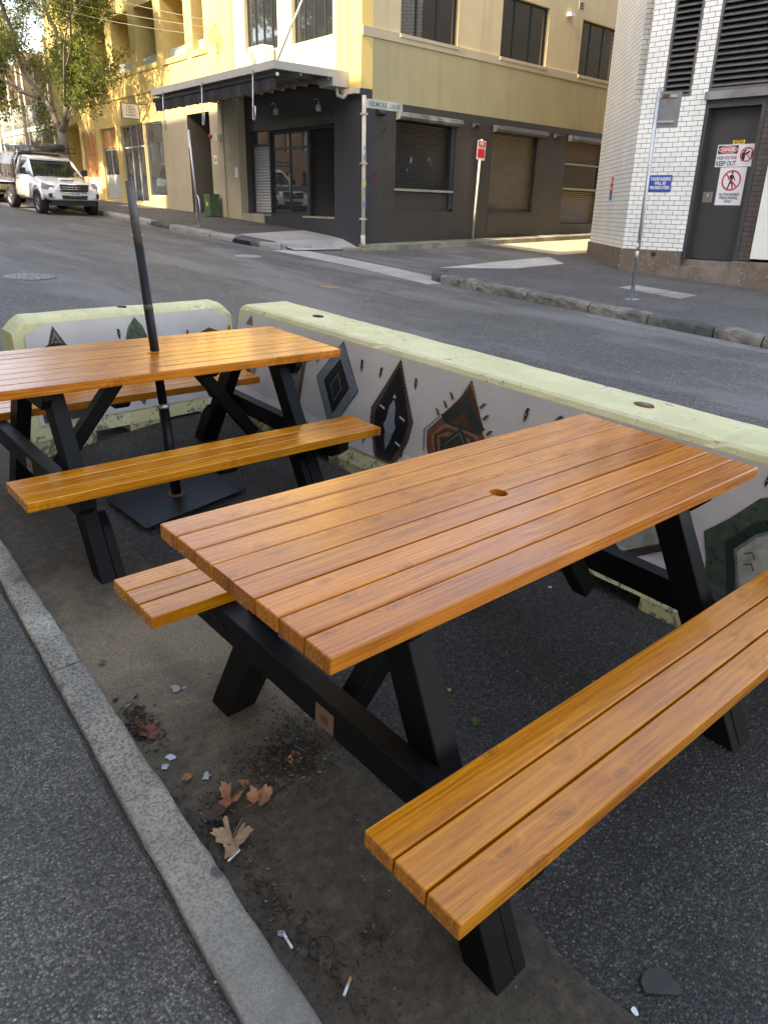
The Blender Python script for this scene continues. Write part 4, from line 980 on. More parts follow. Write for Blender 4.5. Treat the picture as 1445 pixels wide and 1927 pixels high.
mb.cm = 4; Y1.wall(mb, 7.93, 9.50, 1.3, 4.64, [door1], 1.1); mb.cm = 0  # doorway reveals get a darker brown, their shade is put into the colour
mb.cm = 1; Y1.wall(mb, 1.0, 6.15, 4.9, 12.0, winY1, .16)
mb.cm = 2; Y1.box(mb, 0.0, 1.02, 4.58, 12, -.3, .05); Y1.box(mb, .50, 1.0, 4.6, 12, .05, .075) ; Y1.box(mb, 6.15, 7.3, 4.9, 12, -.2, .05)
mb.cm = 3
for a, b_ in ((7.3, 7.93), (9.5, 11.5)): Y1.quad(mb, a, b_, 1.2, 4.62, .004)
for a, b_ in ((7.6, 8.72), (9.0, 11.15)): pass
mb.cm = 0
for a, b_, zz_ in ((7.80, 8.85, 6.22), (9.15, 11.05, 6.22), (11.35, 13.2, 6.22), (13.52, 15.4, 6.22), (15.75, 17.5, 6.23), (17.8, 19.6, 6.23), (19.95, 21.7, 6.23)): Y1.box(mb, a, b_, zz_, zz_ + .16, 0, .04)
Y1.box(mb, 7.3, 22.6, 5.55, 5.60, 0, .035); Y1.box(mb, 7.3, 22.6, 5.60, 5.66, 0, .015)
BT(mb, 'street_wall', [M_cream, M_creamlt, M_yellow, M_beige, stucco('shaded_entry_render', (.15, .13, .095), (.08, .07, .06))], yb, recalc=False)
mb = MB()       # lane wall
winY2 = [(1.22, 3.30, 5.87, 7.34, .14), (5.08, 7.20, 5.87, 7.36, .14), (8.91, 10.95, 5.87, 7.36, .14), (12.8, 14.9, 5.87, 7.36, .14)]
shY2 = [(1.15, 3.43, 1.84, 4.0, .16), (5.0, 7.22, 1.84, 3.98, .12), (8.73, 10.85, 1.54, 3.98, .12), (12.6, 14.8, 1.6, 3.98, .12)]
Y2.wall(mb, .0, 20, 5.87, 12, winY2, .14)
mb.cm = 1; Y2.wall(mb, .0, 20, 4.36, 5.68, [], .1)
mb.cm = 2; Y2.box(mb, -.03, 20, 5.68, 5.88, 0, .035)
mb.cm = 3; Y2.wall(mb, .0, 20, .7, 4.36, shY2, .14)
BT(mb, 'lane_wall', [M_tanup, M_band, M_sill, M_char], yb, recalc=False)
mb = MB()       # hidden sides, roof
for q in (([Y1.p(0, .5, -.02), Y1.p(22.6, .5, -.02)], 0),): pass
ro = [Y1.p(0, 12, .3), Y2.p(20.3, 12, .3), Y2.p(20.3, 12, .3) + Vector((.5, 23, 0)), Y1.p(22.8, 12, .3)]
mb.face([mb.vert(p) for p in ro]); mb.face([mb.vert(p + Vector((0, 0, -.25))) for p in ro][::-1])
for i in range(4):
    a, b_ = ro[i], ro[(i + 1) % 4]; dz = Vector((0, 0, -.25)); mb.face([mb.vert(a), mb.vert(a + dz), mb.vert(b_ + dz), mb.vert(b_)])
BT(mb, 'roof', M_cream, yb)
mb = MB(); Y1.quad(mb, 22.6, 22.6, 0, 0, 0) if 0 else None
e1 = Y1.p(22.6, .8); e2 = Y1.p(22.6, 12.0); bk = Vector((20, 0, 0)); f1_, f2_ = Y2.p(20, .5), Y2.p(20, 12)
mb.quad(e1, e2, e2 + bk, e1 + bk); mb.quad(f1_, f2_, f2_ + Vector((0, 24, 0)), f1_ + Vector((0, 24, 0))); mb.quad(e1 + bk, e2 + bk, f2_ + Vector((0, 24, 0)), f1_ + Vector((0, 24, 0)))
BT(mb, 'side_wall', M_cream, yb)
# string / joint lines as shadow gaps
mb = MB(); Y1.box(mb, 1.02, 6.15, 5.64, 5.655, 0, .006); BT(mb, 'render_joint', M_beige, yb)
# upper windows
def window(F, o, name, panes, mat_f, mat_g, par, fw=.05, dd=.1, label=None, trans=None):
    s0, s1, z0, z1 = o[:4]; mb = MB()
    d0, d1 = -dd, -dd + .045
    F.box(mb, s0, s0 + fw, z0, z1, d0, d1); F.box(mb, s1 - fw, s1, z0, z1, d0, d1); F.box(mb, s0 + fw, s1 - fw, z0, z0 + fw, d0, d1); F.box(mb, s0 + fw, s1 - fw, z1 - fw, z1, d0, d1)
    for k in panes: q = s0 + (s1 - s0) * k; F.box(mb, q - fw / 2, q + fw / 2, z0 + fw, z1 - fw, d0, d1 + .003)
    if trans: F.box(mb, s0 + fw, s1 - fw, trans - fw / 2, trans + fw / 2, d0, d1 + .001)
    w_ = BT(mb, name, mat_f, par)
    mb = MB(); F.quad(mb, s0 + fw * .5, s1 - fw * .5, z0 + fw * .5, z1 - fw * .5, d0 + .02); BT(mb, 'pane', mat_g, w_, recalc=False)
    return w_
for o in winY1: window(Y1, o, 'window', (.25, .5, .75), M_frame, M_glass, yb, .045, .15)
for o in winY2:
    w_ = window(Y2, o, 'window', (.3, .66), M_frame, M_glass, yb, .05, .13)
    mb = MB(); Y2.box(mb, o[0] - .04, o[1] + .06, 5.80, 5.88, .036, .06); BT(mb, 'sill', M_sill, w_)
    q = o[0] + (o[1] - o[0]) * .5; mb = MB()
    mb.quad(Y2.p(q - .02, 5.93, -.20), Y2.p(q + .20, 5.93, -.20), Y2.p(q + .16, 7.3, -.20), Y2.p(q + .06, 7.3, -.20))
    BT(mb, 'curtain', flat('curtain_cloth', (.30, .24, .16), .9), w_, recalc=False)
M_glassY2 = M_glass
# loggia interiors
M_logwall = stucco('loggia_wall', (0.42, 0.37, 0.25), (0.3, 0.26, 0.18), streak=.2); M_balg = mk('frosted_balustrade', (.34, .40, .38), .35, .15, 6)
for i, o in enumerate(bal):
    mb = MB(); Y1.quad(mb, o[0], o[1], o[2], o[3], -1.59)
    lw = BT(mb, 'loggia', M_logwall, yb, recalc=False)
    mb = MB(); a = o[0] + .15; Y1.box(mb, a, a + .75, o[2], o[2] + 1.55, -1.58, -1.54); BT(mb, 'balcony_door', M_frame, lw)
    mb = MB(); Y1.box(mb, o[0] + .02, o[1] - .02, o[2] - .05, o[2] + .32, -.22, -.20); BT(mb, 'balustrade', M_balg, lw)
# ground floor, street side
mb = MB(); Y1.box(mb, 0, 1.12, .6, 4.58, -.3, .045); BT(mb, 'corner_pier', M_navy, yb)
mb = MB(); Y1.wall(mb, 1.12, 6.15, 1.0, 4.9, [(1.13, 2.72, 1.64, 3.84, .10), (2.82, 4.76, 1.68, 3.88, .14), (4.80, 5.86, 1.69, 3.95, .12)], .12, -.25)
BT(mb, 'shop_wall', M_navy, yb, recalc=False)
mb = MB(); Y1.box(mb, 6.15, 7.3, 1.0, 4.9, -.3, .004); Y1.box(mb, 7.02, 7.3, 1.3, 4.84, .004, .05); BT(mb, 'pier', M_beige, yb)
def slats(F, name, o, d, mat, par, pitch=.075, label=None):
    mb = MB(); z = o[2]; k = 0
    while z < o[3] - .01:
        h = min(pitch, o[3] - z)
        P = [F.p(o[0], z, d), F.p(o[1], z, d), F.p(o[1], z + h * .5, d + .016), F.p(o[0], z + h * .5, d + .016), F.p(o[0], z + h * .92, d), F.p(o[1], z + h * .92, d), F.p(o[0], z + h, d - .006), F.p(o[1], z + h, d - .006)]
        i = [mb.vert(p) for p in P]
        mb.face([i[0], i[1], i[2], i[3]]); mb.face([i[3], i[2], i[5], i[4]]); mb.face([i[4], i[5], i[7], i[6]]); z += pitch
    sh = BT(mb, name, mat, par, recalc=False)
    if label: sh['label'] = label
    return sh
slats(Y1, 'roller_shutter', (1.13, 2.72, 1.64, 3.84), -.34, M_shut, yb, .06)
mb = MB(); Y1.box(mb, 1.1, 2.85, 1.60, 1.645, -.25, -.08); BT(mb, 'shop_sill', M_concs, yb)
slats(Y1, 'roller_shutter', (4.84, 5.82, 1.69, 3.56), -.35, M_shutw, yb, .08, 'pale grey narrow roller shutter')
mb = MB(); Y1.box(mb, 4.8, 5.86, 3.56, 3.62, -.37, -.30); Y1.box(mb, 4.80, 4.84, 1.69, 3.95, -.37, -.28); Y1.box(mb, 5.82, 5.86, 1.69, 3.95, -.37, -.28); fr = BT(mb, 'door_frame', M_frame, yb)
mb = MB(); Y1.quad(mb, 4.84, 5.82, 3.62, 3.95, -.35); BT(mb, 'pane', M_glass, fr, recalc=False)
wd_ = window(Y1, (2.82, 4.76, 1.68, 3.88), 'glass_door', (.5,), M_frame, M_glass, yb, .07, .36, trans=3.44)
mb = MB(); Y1.box(mb, 2.9, 4.7, 2.30, 2.42, -.345, -.30); BT(mb, 'mid_rail', M_frame, wd_)
mb = MB(); mb.tube([Y1.p(3.72, 2.3, -.29), Y1.p(3.72, 2.3, -.24), Y1.p(3.72, 2.75, -.24), Y1.p(3.72, 2.75, -.29)], .012, 8); BT(mb, 'handle', M_steel, wd_)
mb = MB(); Y1.box(mb, 1.12, 4.78, 3.90, 4.13, -.25, -.06); BT(mb, 'shutter_hood', M_hood, yb)
mb = MB(); Y1.box(mb, 4.8, 6.15, 1.2, 1.66, -.25, .02); BT(mb, 'doorstep', M_concs, yb)
mb = MB(); Y1.box(mb, 1.12, 4.8, 1.0, 1.6, -.25, -.02); BT(mb, 'stall_riser', M_navy, yb)
# dark doorway
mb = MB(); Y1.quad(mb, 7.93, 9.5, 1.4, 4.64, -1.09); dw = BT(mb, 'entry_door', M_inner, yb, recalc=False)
mb = MB(); Y1.box(mb, 7.95, 8.9, 3.0, 3.06, -1.08, -1.02); Y1.box(mb, 7.95, 8.9, 2.35, 2.40, -1.08, -1.04); BT(mb, 'door_rail', M_frame, dw)
# shopfronts
window(Y1, (11.50, 13.10, 2.13, 4.60), 'shop_window', (), M_alu, M_glass, yb, .05, .10)
w_ = window(Y1, (13.14, 15.25, 1.93, 4.62), 'shop_door', (.33, .62), M_alu, M_glass, yb, .05, .10, trans=3.87)
w2_ = window(Y1, (15.80, 17.40, 2.0, 4.64), 'shop_door', (.5,), M_alu, M_glass, yb, .05, .12, trans=3.87)
mb = MB(); Y1.box(mb, 15.88, 17.32, 2.06, 2.95, -.085, -.075); BT(mb, 'frosted_film', M_balg, w2_)
mb = MB(); Y1.box(mb, 15.88, 17.32, 3.92, 4.58, -.085, -.078); BT(mb, 'boarding', M_ply, w2_)
mb = MB(); Y1.box(mb, 17.95, 19.50, 2.90, 4.66, -.08, -.05); bp = BT(mb, 'boarded_window', M_ply, yb)
mb = MB()
for q in (18.45, 18.98): Y1.box(mb, q, q + .015, 2.9, 4.64, -.05, -.045)
Y1.box(mb, 17.95, 19.5, 3.74, 3.752, -.05, -.046); BT(mb, 'board_joint', M_inner, bp)
mb = MB(); Y1.box(mb, 17.95, 19.50, 2.27, 2.90, -.08, -.06); BT(mb, 'painted_panel', M_tealp, bp)
mb = MB()
for o in ((17.95, 19.5, 2.27, 4.66),): Y1.box(mb, o[0], o[0] + .06, o[2], o[3], -.09, -.03); Y1.box(mb, o[1] - .06, o[1], o[2], o[3], -.09, -.03); Y1.box(mb, o[0], o[1], o[3] - .06, o[3], -.09, -.028)
BT(mb, 'window_frame', M_alu, bp)
mb = MB(); Y1.quad(mb, 19.85, 21.6, 1.9, 5.0, -.89); pw = BT(mb, 'porch_wall', M_cream, yb, recalc=False)
mb = MB(); Y1.box(mb, 20.1, 21.3, 2.0, 3.95, -.88, -.84); BT(mb, 'boarded_door', M_ply, pw)
mb = MB(); Y1.box(mb, 20.1, 21.3, 4.0, 4.6, -.88, -.85); BT(mb, 'fanlight', M_glass, pw)
mb = MB()
for q in (20.05, 20.65, 21.3): Y1.box(mb, q, q + .06, 1.9, 4.65, -.88, -.80)
Y1.box(mb, 20.05, 21.36, 3.94, 4.0, -.88, -.81); BT(mb, 'door_frame', M_alu, pw)
# lane side shutters
def hood(F, s0, s1, par, mat=M_hood):
    mb = MB(); pr = [(0, 3.98), (.16, 4.0), (.20, 4.06), (.16, 4.15), (0, 4.19)]
    mb.prism(pr, s0, s1, lambda d, z, h: F.p(h, z, d)); return BT(mb, 'shutter_hood', mat, par)
hood(Y2, 1.12, 3.52, yb, mk('weathered_hood', (.06, .062, .06), .5, .5, 5, .1, 50, .2, tint=(.13, .135, .13)))
sh = slats(Y2, 'roller_shutter', (1.15, 3.43, 2.38, 3.99), -.12, M_shut, yb, .055)
mb = MB()
for (q, z, wd, hh) in ((1.78, 3.02, .10, .16), (1.66, 2.80, .05, .10), (2.55, 3.0, .04, .2), (2.62, 2.86, .14, .02), (2.0, 3.42, .3, .02), (2.45, 3.1, .08, .10)):
    mb.prism([(q, z), (q + wd * .6, z + .01), (q + wd, z + hh * .6), (q + wd * .5, z + hh), (q + .01, z + hh * .7)], -.105, -.103, lambda a, b_, h: Y2.p(a, b_, h))
BT(mb, 'scratched_paint', mk('scratches', (.16, .15, .15), .6, .3, 30), sh)
mb = MB(); Y2.box(mb, 1.12, 3.42, 2.33, 2.385, -.14, .02); BT(mb, 'rail', M_concs, yb)
mb = MB(); Y2.quad(mb, 1.15, 3.43, 1.84, 2.34, -.10); BT(mb, 'lower_panel', M_char, yb, recalc=False)
mb = MB(); Y2.box(mb, 3.28, 3.43, 1.9, 3.99, -.115, -.02); BT(mb, 'guide_rail', M_navy, yb)
hood(Y2, 4.96, 7.45, yb)
slats(Y2, 'roller_shutter', (5.0, 7.13, 1.86, 3.99), -.09, M_shutb, yb, .05)
mb = MB(); Y2.box(mb, 7.13, 7.22, 1.84, 3.99, -.11, .01); Y2.box(mb, 5.0, 7.13, 1.84, 1.87, -.10, .01); BT(mb, 'guide_rail', M_hood, yb)
mb = MB(); Y2.box(mb, 5.0, 7.15, 1.20, 1.80, .0, .012); BT(mb, 'riser_panel', M_char, yb)
hood(Y2, 8.72, 10.95, yb)
mb = MB(); Y2.quad(mb, 8.73, 10.85, 3.35, 3.99, -.08); BT(mb, 'upper_panel', mk('brown_board', (.10, .07, .05), .7), yb, recalc=False)
mb = MB(); Y2.quad(mb, 8.73, 10.85, 2.62, 3.35, -.09); BT(mb, 'pane', M_glass, yb, recalc=False)
mb = MB(); Y2.box(mb, 8.71, 10.87, 2.58, 2.64, -.10, .02); Y2.box(mb, 8.73, 10.85, 3.33, 3.38, -.10, -.02); BT(mb, 'rail', M_concs, yb)
slats(Y2, 'roller_shutter', (8.73, 10.85, 1.54, 2.58), -.09, M_shutb, yb, .06)
hood(Y2, 12.5, 14.9, yb); slats(Y2, 'roller_shutter', (12.6, 14.8, 1.6, 3.98), -.09, M_shutb, yb, .05)
for q in (.46, 4.05, 7.92, 11.5):
    mb = MB(); pr = [(0, 4.05), (.05, 4.03), (.15, 4.06), (.15, 4.11), (.0, 4.17)]; mb.prism(pr, q, q + .23, lambda d, z, h: Y2.p(h, z, d)); BT(mb, 'wall_light', M_frame, yb)
mb = MB(); mb.tube([Y2.p(.02, 3.25, .03), Y2.p(.35, 3.45, .03), Y2.p(.75, 3.72, .03)], .014, 8); mb.lathe([(.03, -.01), (.03, .02)], tuple(Y2.p(.76, 3.73, .03)), 8); BT(mb, 'conduit', M_char, yb)
mb = MB(); Y2.box(mb, 8.62, 8.88, 7.56, 7.78, 0, .01); ve = BT(mb, 'air_vent', M_sill, yb)
mb = MB()
for k in range(3): Y2.box(mb, 8.65, 8.85, 7.59 + k * .06, 7.62 + k * .06, .01, .014)
BT(mb, 'vent_slot', M_void, ve)
mb = MB(); Y2.box(mb, 8.05, 8.27, 7.30, 7.38, 0, .14); BT(mb, 'floodlight', M_white, yb)
# red tag on the lane wall
M_redtag = flat('red_spray', (.42, .05, .04), .6)
tg = thing('graffiti_tag', 'small red graffiti scrawl on the charcoal wall beside the downpipe', 'graffiti', tuple(Y2.p(.33, 2.6, .01)))
mb = MB(); sc_ = [(.12, 2.66), (.20, 2.72), (.20, 2.60), (.13, 2.62), (.22, 2.74), (.27, 2.62), (.30, 2.74), (.33, 2.62), (.36, 2.74), (.42, 2.66), (.38, 2.60), (.47, 2.72), (.53, 2.66), (.47, 2.60), (.36, 2.58), (.40, 2.50), (.37, 2.44)]
mb.tube([Y2.p(a, z, .006) for a, z in sc_], .007, 5); BT(mb, 'scrawl', M_redtag, tg)
# canopy over the corner shop
cn = thing('street_canopy', 'flat grey metal awning canopy over the corner shop pavement', 'canopy', tuple(Y1.p(3.8, 4.6, 0)))
M_fascia = mk('canopy_fascia', (.36, .36, .33), .5, .1, 3, .1, 40); M_soffit = mk('canopy_soffit', (.22, .20, .16), .7, .2, 3, .1, 40)
mb = MB(); Y1.box(mb, .48, 7.25, 4.80, 4.97, 2.15, 2.2); Y1.box(mb, .48, .53, 4.80, 4.97, .06, 2.15); Y1.box(mb, 7.2, 7.25, 4.80, 4.97, .06, 2.15); BT(mb, 'fascia', M_fascia, cn)
mb = MB(); Y1.box(mb, .53, 7.2, 4.90, 4.95, .06, 2.15); BT(mb, 'deck', M_fascia, cn)
mb = MB()
for k in range(12): q = .6 + k * .56; Y1.box(mb, q, q + .05, 4.80, 4.90, .06, 2.14)
for d in (.6, 1.4): Y1.box(mb, .53, 7.2, 4.74, 4.80, d, d + .06)
BT(mb, 'joist', M_soffit, cn)
mb = MB(); Y1.box(mb, .53, 7.2, 4.885, 4.898, .07, 2.13); BT(mb, 'soffit', M_soffit, cn)
mb = MB(); Y1.box(mb, .48, 1.05, 4.62, 4.80, .06, .55); BT(mb, 'end_box', M_fascia, cn)
# rolled blind hanging from the front edge
bl = thing('fabric_blind', 'black fabric blind with scalloped valance hung under the canopy edge', 'blind', tuple(Y1.p(3.8, 4.4, 2.1)))
M_fab = mk('black_canvas', (.016, .017, .024), .8, .3, 6, .3, 60)
mb = MB(); n = 110; prev = None
for k in range(n + 1):
    q = .62 + 6.6 * k / n; dd = 2.06 + .02 * math.sin(q * 9) + .012 * math.sin(q * 23); zb = 4.40 - .012 * math.sin(q * 14)
    cur = [mb.vert(Y1.p(q, 4.66, 2.10)), mb.vert(Y1.p(q, 4.52, dd + .02)), mb.vert(Y1.p(q, zb, dd))]
    if prev:
        for j in range(2): mb.face([prev[j], cur[j], cur[j + 1], prev[j + 1]], smooth=True)
    prev = cur
BT(mb, 'valance', M_fab, bl, recalc=False)
mb = MB(); mb.tube([Y1.p(.58, 4.70, 2.08), Y1.p(7.3, 4.70, 2.08)], .055, 12); BT(mb, 'roller', M_fab, bl)
mb = MB(); mb.lathe([(.04, 0), (.045, .02), (.02, .04)], (0, 0, 0), 12, Matrix.Translation(Y1.p(.55, 4.70, 2.08)) @ Matrix.Rotation(math.pi / 2, 4, 'X')); BT(mb, 'end_cap', M_white, bl)
for q, z, lab in ((1.38, 3.80, 'steel pull rod hanging from the canopy, closest to the corner'), (4.0, 3.85, 'steel pull rod hanging from the middle of the canopy'), (6.4, 3.86, 'steel pull rod hanging at the left end of the canopy')):
    hk = thing('awning_rod', lab, 'awning rod', tuple(Y1.p(q, 4.8, 2.2)), group='pull rods hanging from the canopy')
    pts = [Y1.p(q, 4.80, 2.22), Y1.p(q + .10, z + .1, 2.22)] + [Y1.p(q + .10 + .06 - .06 * math.cos(a) - .12, z + .1 - .07 * math.sin(a) , 2.22) for a in lin(math.pi, 0, 6)][1:0] 
    pts = [Y1.p(q, 4.82, 2.22), Y1.p(q + .08, z + .08, 2.22), Y1.p(q + .07, z + .02, 2.22), Y1.p(q + .03, z, 2.22), Y1.p(q - .02, z + .04, 2.22), Y1.p(q - .05, z + .30, 2.22)]
    mb = MB(); mb.tube(pts, .016, 8); BT(mb, 'rod', M_steel, hk)
    mb = MB(); Y1.box(mb, q - .03, q + .03, 4.76, 4.84, 2.20, 2.25); BT(mb, 'bracket', M_steel, hk)
for q, z, lab in ((1.94, 4.22, 'grey cylinder lamp under the canopy, closest to the corner'), (4.05, 4.28, 'grey cylinder lamp under the canopy beside the glass door')):
    lp = thing('canopy_lamp', lab, 'lamp', tuple(Y1.p(q, z, -.1)), group='lamps under the canopy')
    mb = MB(); mb.tube([Y1.p(q + .45, z + .28, -.22), Y1.p(q + .3, z + .30, -.1), Y1.p(q + .08, z + .30, -.05), Y1.p(q, z + .25, -.05), Y1.p(q, z + .1, -.05)], .012, 8); BT(mb, 'arm', M_steel, lp)
    c_ = Y1.p(q, z, -.05); mb = MB(); mb.lathe([(.075, 0), (.075, .13), (.05, .15)], tuple(c_), 16); BT(mb, 'shade', M_fascia, lp)
def wallbox(name, F, s0, s1, z0, z1, d0, d1, mat, lab, cat, bev=.01):
    mb = MB(); F.box(mb, s0, s1, z0, z1, d0, d1); o = mb.build(name, mat, bevel=bev); return tag(o, lab, cat)
wallbox('intercom_box', Y1, 6.22, 6.36, 2.68, 2.98, .005, .06, M_white, 'small white intercom box on the beige pier by the grey shutter', 'intercom')
wallbox('alarm_box', Y1, 6.15, 6.35, 4.33, 4.60, -.24, -.12, M_soffit, 'brown electrical box under the canopy on the shop wall', 'electrical box') if 0 else None
wallbox('security_camera', Y1, 7.12, 7.22, 3.75, 3.95, .05, .20, M_white, 'white security camera on the beige pier under the canopy', 'security camera')
mb = MB(); mb.lathe([(.05, 0), (.06, .04), (.03, .08)], (0, 0, 0), 14, Matrix.Translation(Y1.p(7.86, 3.93, .004)) @ Y1.M(0, 0, 0).to_3x3().to_4x4()); tag(mb.build('alarm_bell', flat('alarm_red', (.35, .03, .03), .4)), 'small red fire alarm bell at the edge of the dark doorway', 'alarm')
np_ = thing('number_plate', 'small white 23A street number plaque right of the dark doorway', 'number sign', tuple(Y1.p(7.66, 3.22, .01)))
mb = MB(); Y1.box(mb, 7.56, 7.77, 3.10, 3.36, .005, .015); BT(mb, 'plate', M_white, np_)
M_ink = flat('sign_black', (.012, .012, .014), .5)
text_mesh('number', '23A', .16, M_ink, Y1.M(7.665, 3.23, .016), np_, .16, .004)
nn_ = thing('house_number', 'worn number 23B painted on the stained beige pier', 'number sign', tuple(Y1.p(6.7, 3.2, .01))); text_mesh('number', '23B', .2, M_soffit, Y1.M(6.72, 3.22, .006), nn_, .32, .002)
# street name plate
sn = thing('street_name_sign', 'white BELMORE LANE street name plate high on the lane wall', 'street sign', tuple(Y2.p(.7, 4.28, .01)))
mb = MB(); Y2.box(mb, .10, 1.34, 4.17, 4.37, .002, .018); BT(mb, 'plate', mk('aged_white_plate', (.50, .52, .46), .6, .2, 8, tint=(.36, .36, .30)), sn)
text_mesh('lettering', 'BELMORE  LANE', .15, flat('faded_ink', (.13, .15, .15), .6), Y2.M(.72, 4.27, .0195), sn, 1.06, .002)
# downpipe
dp = thing('downpipe', 'cream downpipe running down the corner of the cream building', 'downpipe', tuple(Y2.p(-.02, 1.0, .08)))
mb = MB(); mb.tube([Y2.p(-.01, 4.42, .07), Y2.p(-.01, 1.22, .07)], .052, 14); mb.tube([Y2.p(-.01, 1.24, .07), Y2.p(-.01, 1.05, .07), Y2.p(.03, .93, .10)], .06, 14)
for z in (1.6, 2.9, 4.0): Y2.box(mb, -.08, .06, z, z + .04, .0, .13)
BT(mb, 'pipe', M_pvc, dp)
mb = MB(); Y1.box(mb, .03, .62, 4.46, 4.58, .06, .20); mb.tube([Y1.p(.65, 4.62, .3), Y1.p(.68, 4.45, .25), Y1.p(.5, 4.40, .2), Y1.p(.4, 4.5, .14)], .045, 10); BT(mb, 'rainhead', M_pvc, dp)
MST = [mk('sticker_blue', (.15, .22, .34), .5), mk('sticker_yellow', (.6, .52, .05), .5)]
for z, h, mi in ((1.9, .16, 0), (2.42, .09, 1), (2.3, .05, 0), (3.0, .1, 0), (3.25, .05, 0)):
    mb = MB(); Y2.box(mb, -.045, .03, z, z + h, .118, .1225); BT(mb, 'sticker', MST[mi], dp)
# air conditioner
ac = thing('air_conditioner', 'white air conditioner unit standing above the canopy under a window', 'air conditioner', tuple(Y1.p(4.75, 4.97, .9)))
M_acw = flat('ac_white', (.70, .69, .66), .45)
mb = MB(); 
def local_box(mb_, s0, s1, z0, z1, d0, d1): Y1.box(mb_, s0, s1, z0, z1, d0, d1)
local_box(mb, 3.86, 4.64, 5.36, 5.92, .06, .44); BT(mb, 'casing', M_acw, ac, bevel=.015)
mb = MB(); Mf = Y1.M(4.34, 5.62, .442)
for k in range(5): mb.lathe([(.21 - k * .04, 0), (.21 - k * .04, .006), (.195 - k * .04, .006), (.195 - k * .04, 0)], (0, 0, 0), 24, Mf)
BT(mb, 'fan_grille', M_fascia, ac)
mb = MB(); local_box(mb, 3.92, 3.97, 4.97, 5.36, .05, .44); local_box(mb, 4.52, 4.57, 4.97, 5.36, .05, .44); BT(mb, 'stand', M_steel, ac)
# projecting shop sign
ps = thing('projecting_sign', 'square white hanging sign with two interlocking circles, over the shop door', 'sign', tuple(Y1.p(12.5, 4.9, .7)))
Mq = Matrix.Translation(Y1.p(12.5, 0, 0)) @ Matrix(((Y1.n.x * -1, 0, -Y1.u.x, 0), (Y1.n.y * -1, 0, -Y1.u.y, 0), (0, 1, 0, 0), (0, 0, 0, 1)))
# local: x = into the wall (right when seen from the camera), y = up, z = towards -s
def sbox(mb_, x0, x1, y0, y1, z0, z1): mb_.box(x0, x1, y0, y1, z0, z1, Mq)
mb = MB(); sbox(mb, -1.0, -.38, 4.68, 5.13, -.03, .03); BT(mb, 'sign_board', flat('sign_offwhite', (.52, .50, .46), .6), ps)
mb = MB(); sbox(mb, -1.02, -1.0, 4.66, 5.15, -.035, .035); sbox(mb, -.38, -.36, 4.66, 5.15, -.035, .035); sbox(mb, -1.0, -.38, 5.13, 5.15, -.035, .035); sbox(mb, -1.0, -.38, 4.66, 4.68, -.035, .035); sbox(mb, -.40, 0, 5.15, 5.17, -.01, .01); sbox(mb, -.37, -.35, 4.5, 4.66, -.01, .01); BT(mb, 'sign_frame', M_frame, ps)
mb = MB()
for cx in (-.75, -.63):
    ring_ = [Mq @ Vector((cx + .105 * math.cos(a), 4.96 + .105 * math.sin(a), .032)) for a in lin(0, 2 * math.pi, 24)]; mb.tube(ring_, .006, 5, cap=False)
mb.tube([Mq @ Vector((-.855, 4.96, .032)), Mq @ Vector((-.525, 4.96, .032))], .005, 5); BT(mb, 'emblem', M_ink, ps)
text_mesh('lettering', 'OSRAME', .065, M_ink, Mq @ Matrix.Translation((-.69, 4.78, .032)), ps, .36, .002, spacing=1.5)
# cables and stay
def cable(pts, r, lab, sag=.3, mat=None):
    P = []
    a, b_ = Vector(pts[0]), Vector(pts[1])
    for k in range(21): q = k / 20; P.append(a.lerp(b_, q) - Vector((0, 0, sag * 4 * q * (1 - q))))
    mb = MB(); mb.tube(P, r, 6); return tag(mb.build('overhead_cable', mat or M_cab), lab, 'cable', 'cables meeting at the wall anchor')
M_cab = flat('cable_grey', (.20, .18, .13), .7)
cable((Y1.p(7.05, 6.93, .1), (5.5, 44, 13.5)), .009, 'overhead cable leaving the wall anchor highest of three', .5)
cable((Y1.p(7.03, 6.75, .1), (5.2, 42, 12.4)), .009, 'overhead cable leaving the wall anchor in the middle of three', .6)
cable((Y1.p(7.40, 6.62, .1), (5.2, 36, 11)), .008, 'overhead cable leaving the wall anchor lowest of three', .7)
cl = thing('cable_coil', 'tangled coils of cable looped below the wall anchor', 'cable coil', tuple(Y1.p(7.0, 6.6, .08)))
mb = MB()
for cx, cz, rx, rz_, in ((7.38, 6.58, .13, .18), (7.02, 6.38, .09, .26), (6.93, 6.36, .10, .22)):
    mb.tube([Y1.p(cx + rx * math.cos(a), cz + rz_ * math.sin(a), .09 + .01 * math.sin(a * 3)) for a in lin(0, 2 * math.pi, 20)], .013, 5, cap=False)
mb.tube([Y1.p(7.02, 6.92, .06), Y1.p(7.2, 6.75, .08), Y1.p(7.38, 6.76, .09)], .013, 5); mb.tube([Y1.p(7.02, 6.92, .06), Y1.p(6.85, 6.6, .08), Y1.p(6.62, 6.1, .06)], .011, 5); mb.tube([Y1.p(7.02, 6.92, .06), Y1.p(7.03, 6.3, .06), Y1.p(7.03, 5.1, .06)], .010, 5)
BT(mb, 'loops', mk('cable_tan', (.36, .25, .12), .7), cl)
st = thing('canopy_stay', 'diagonal steel stay rod tying the canopy corner up to the wall', 'stay rod', tuple(Y1.p(3.6, 5, 2.0)))
mb = MB(); mb.tube([Y1.p(.58, 5.0, 2.05), Y1.p(.62, 7.6, .05)], .022, 8) if 0 else mb.tube([Y1.p(.62, 4.97, 2.02), Y1.p(.85, 8.3, .06)], .02, 8); BT(mb, 'rod', M_steel, st)
# fire exit sign box etc on lane: nothing more

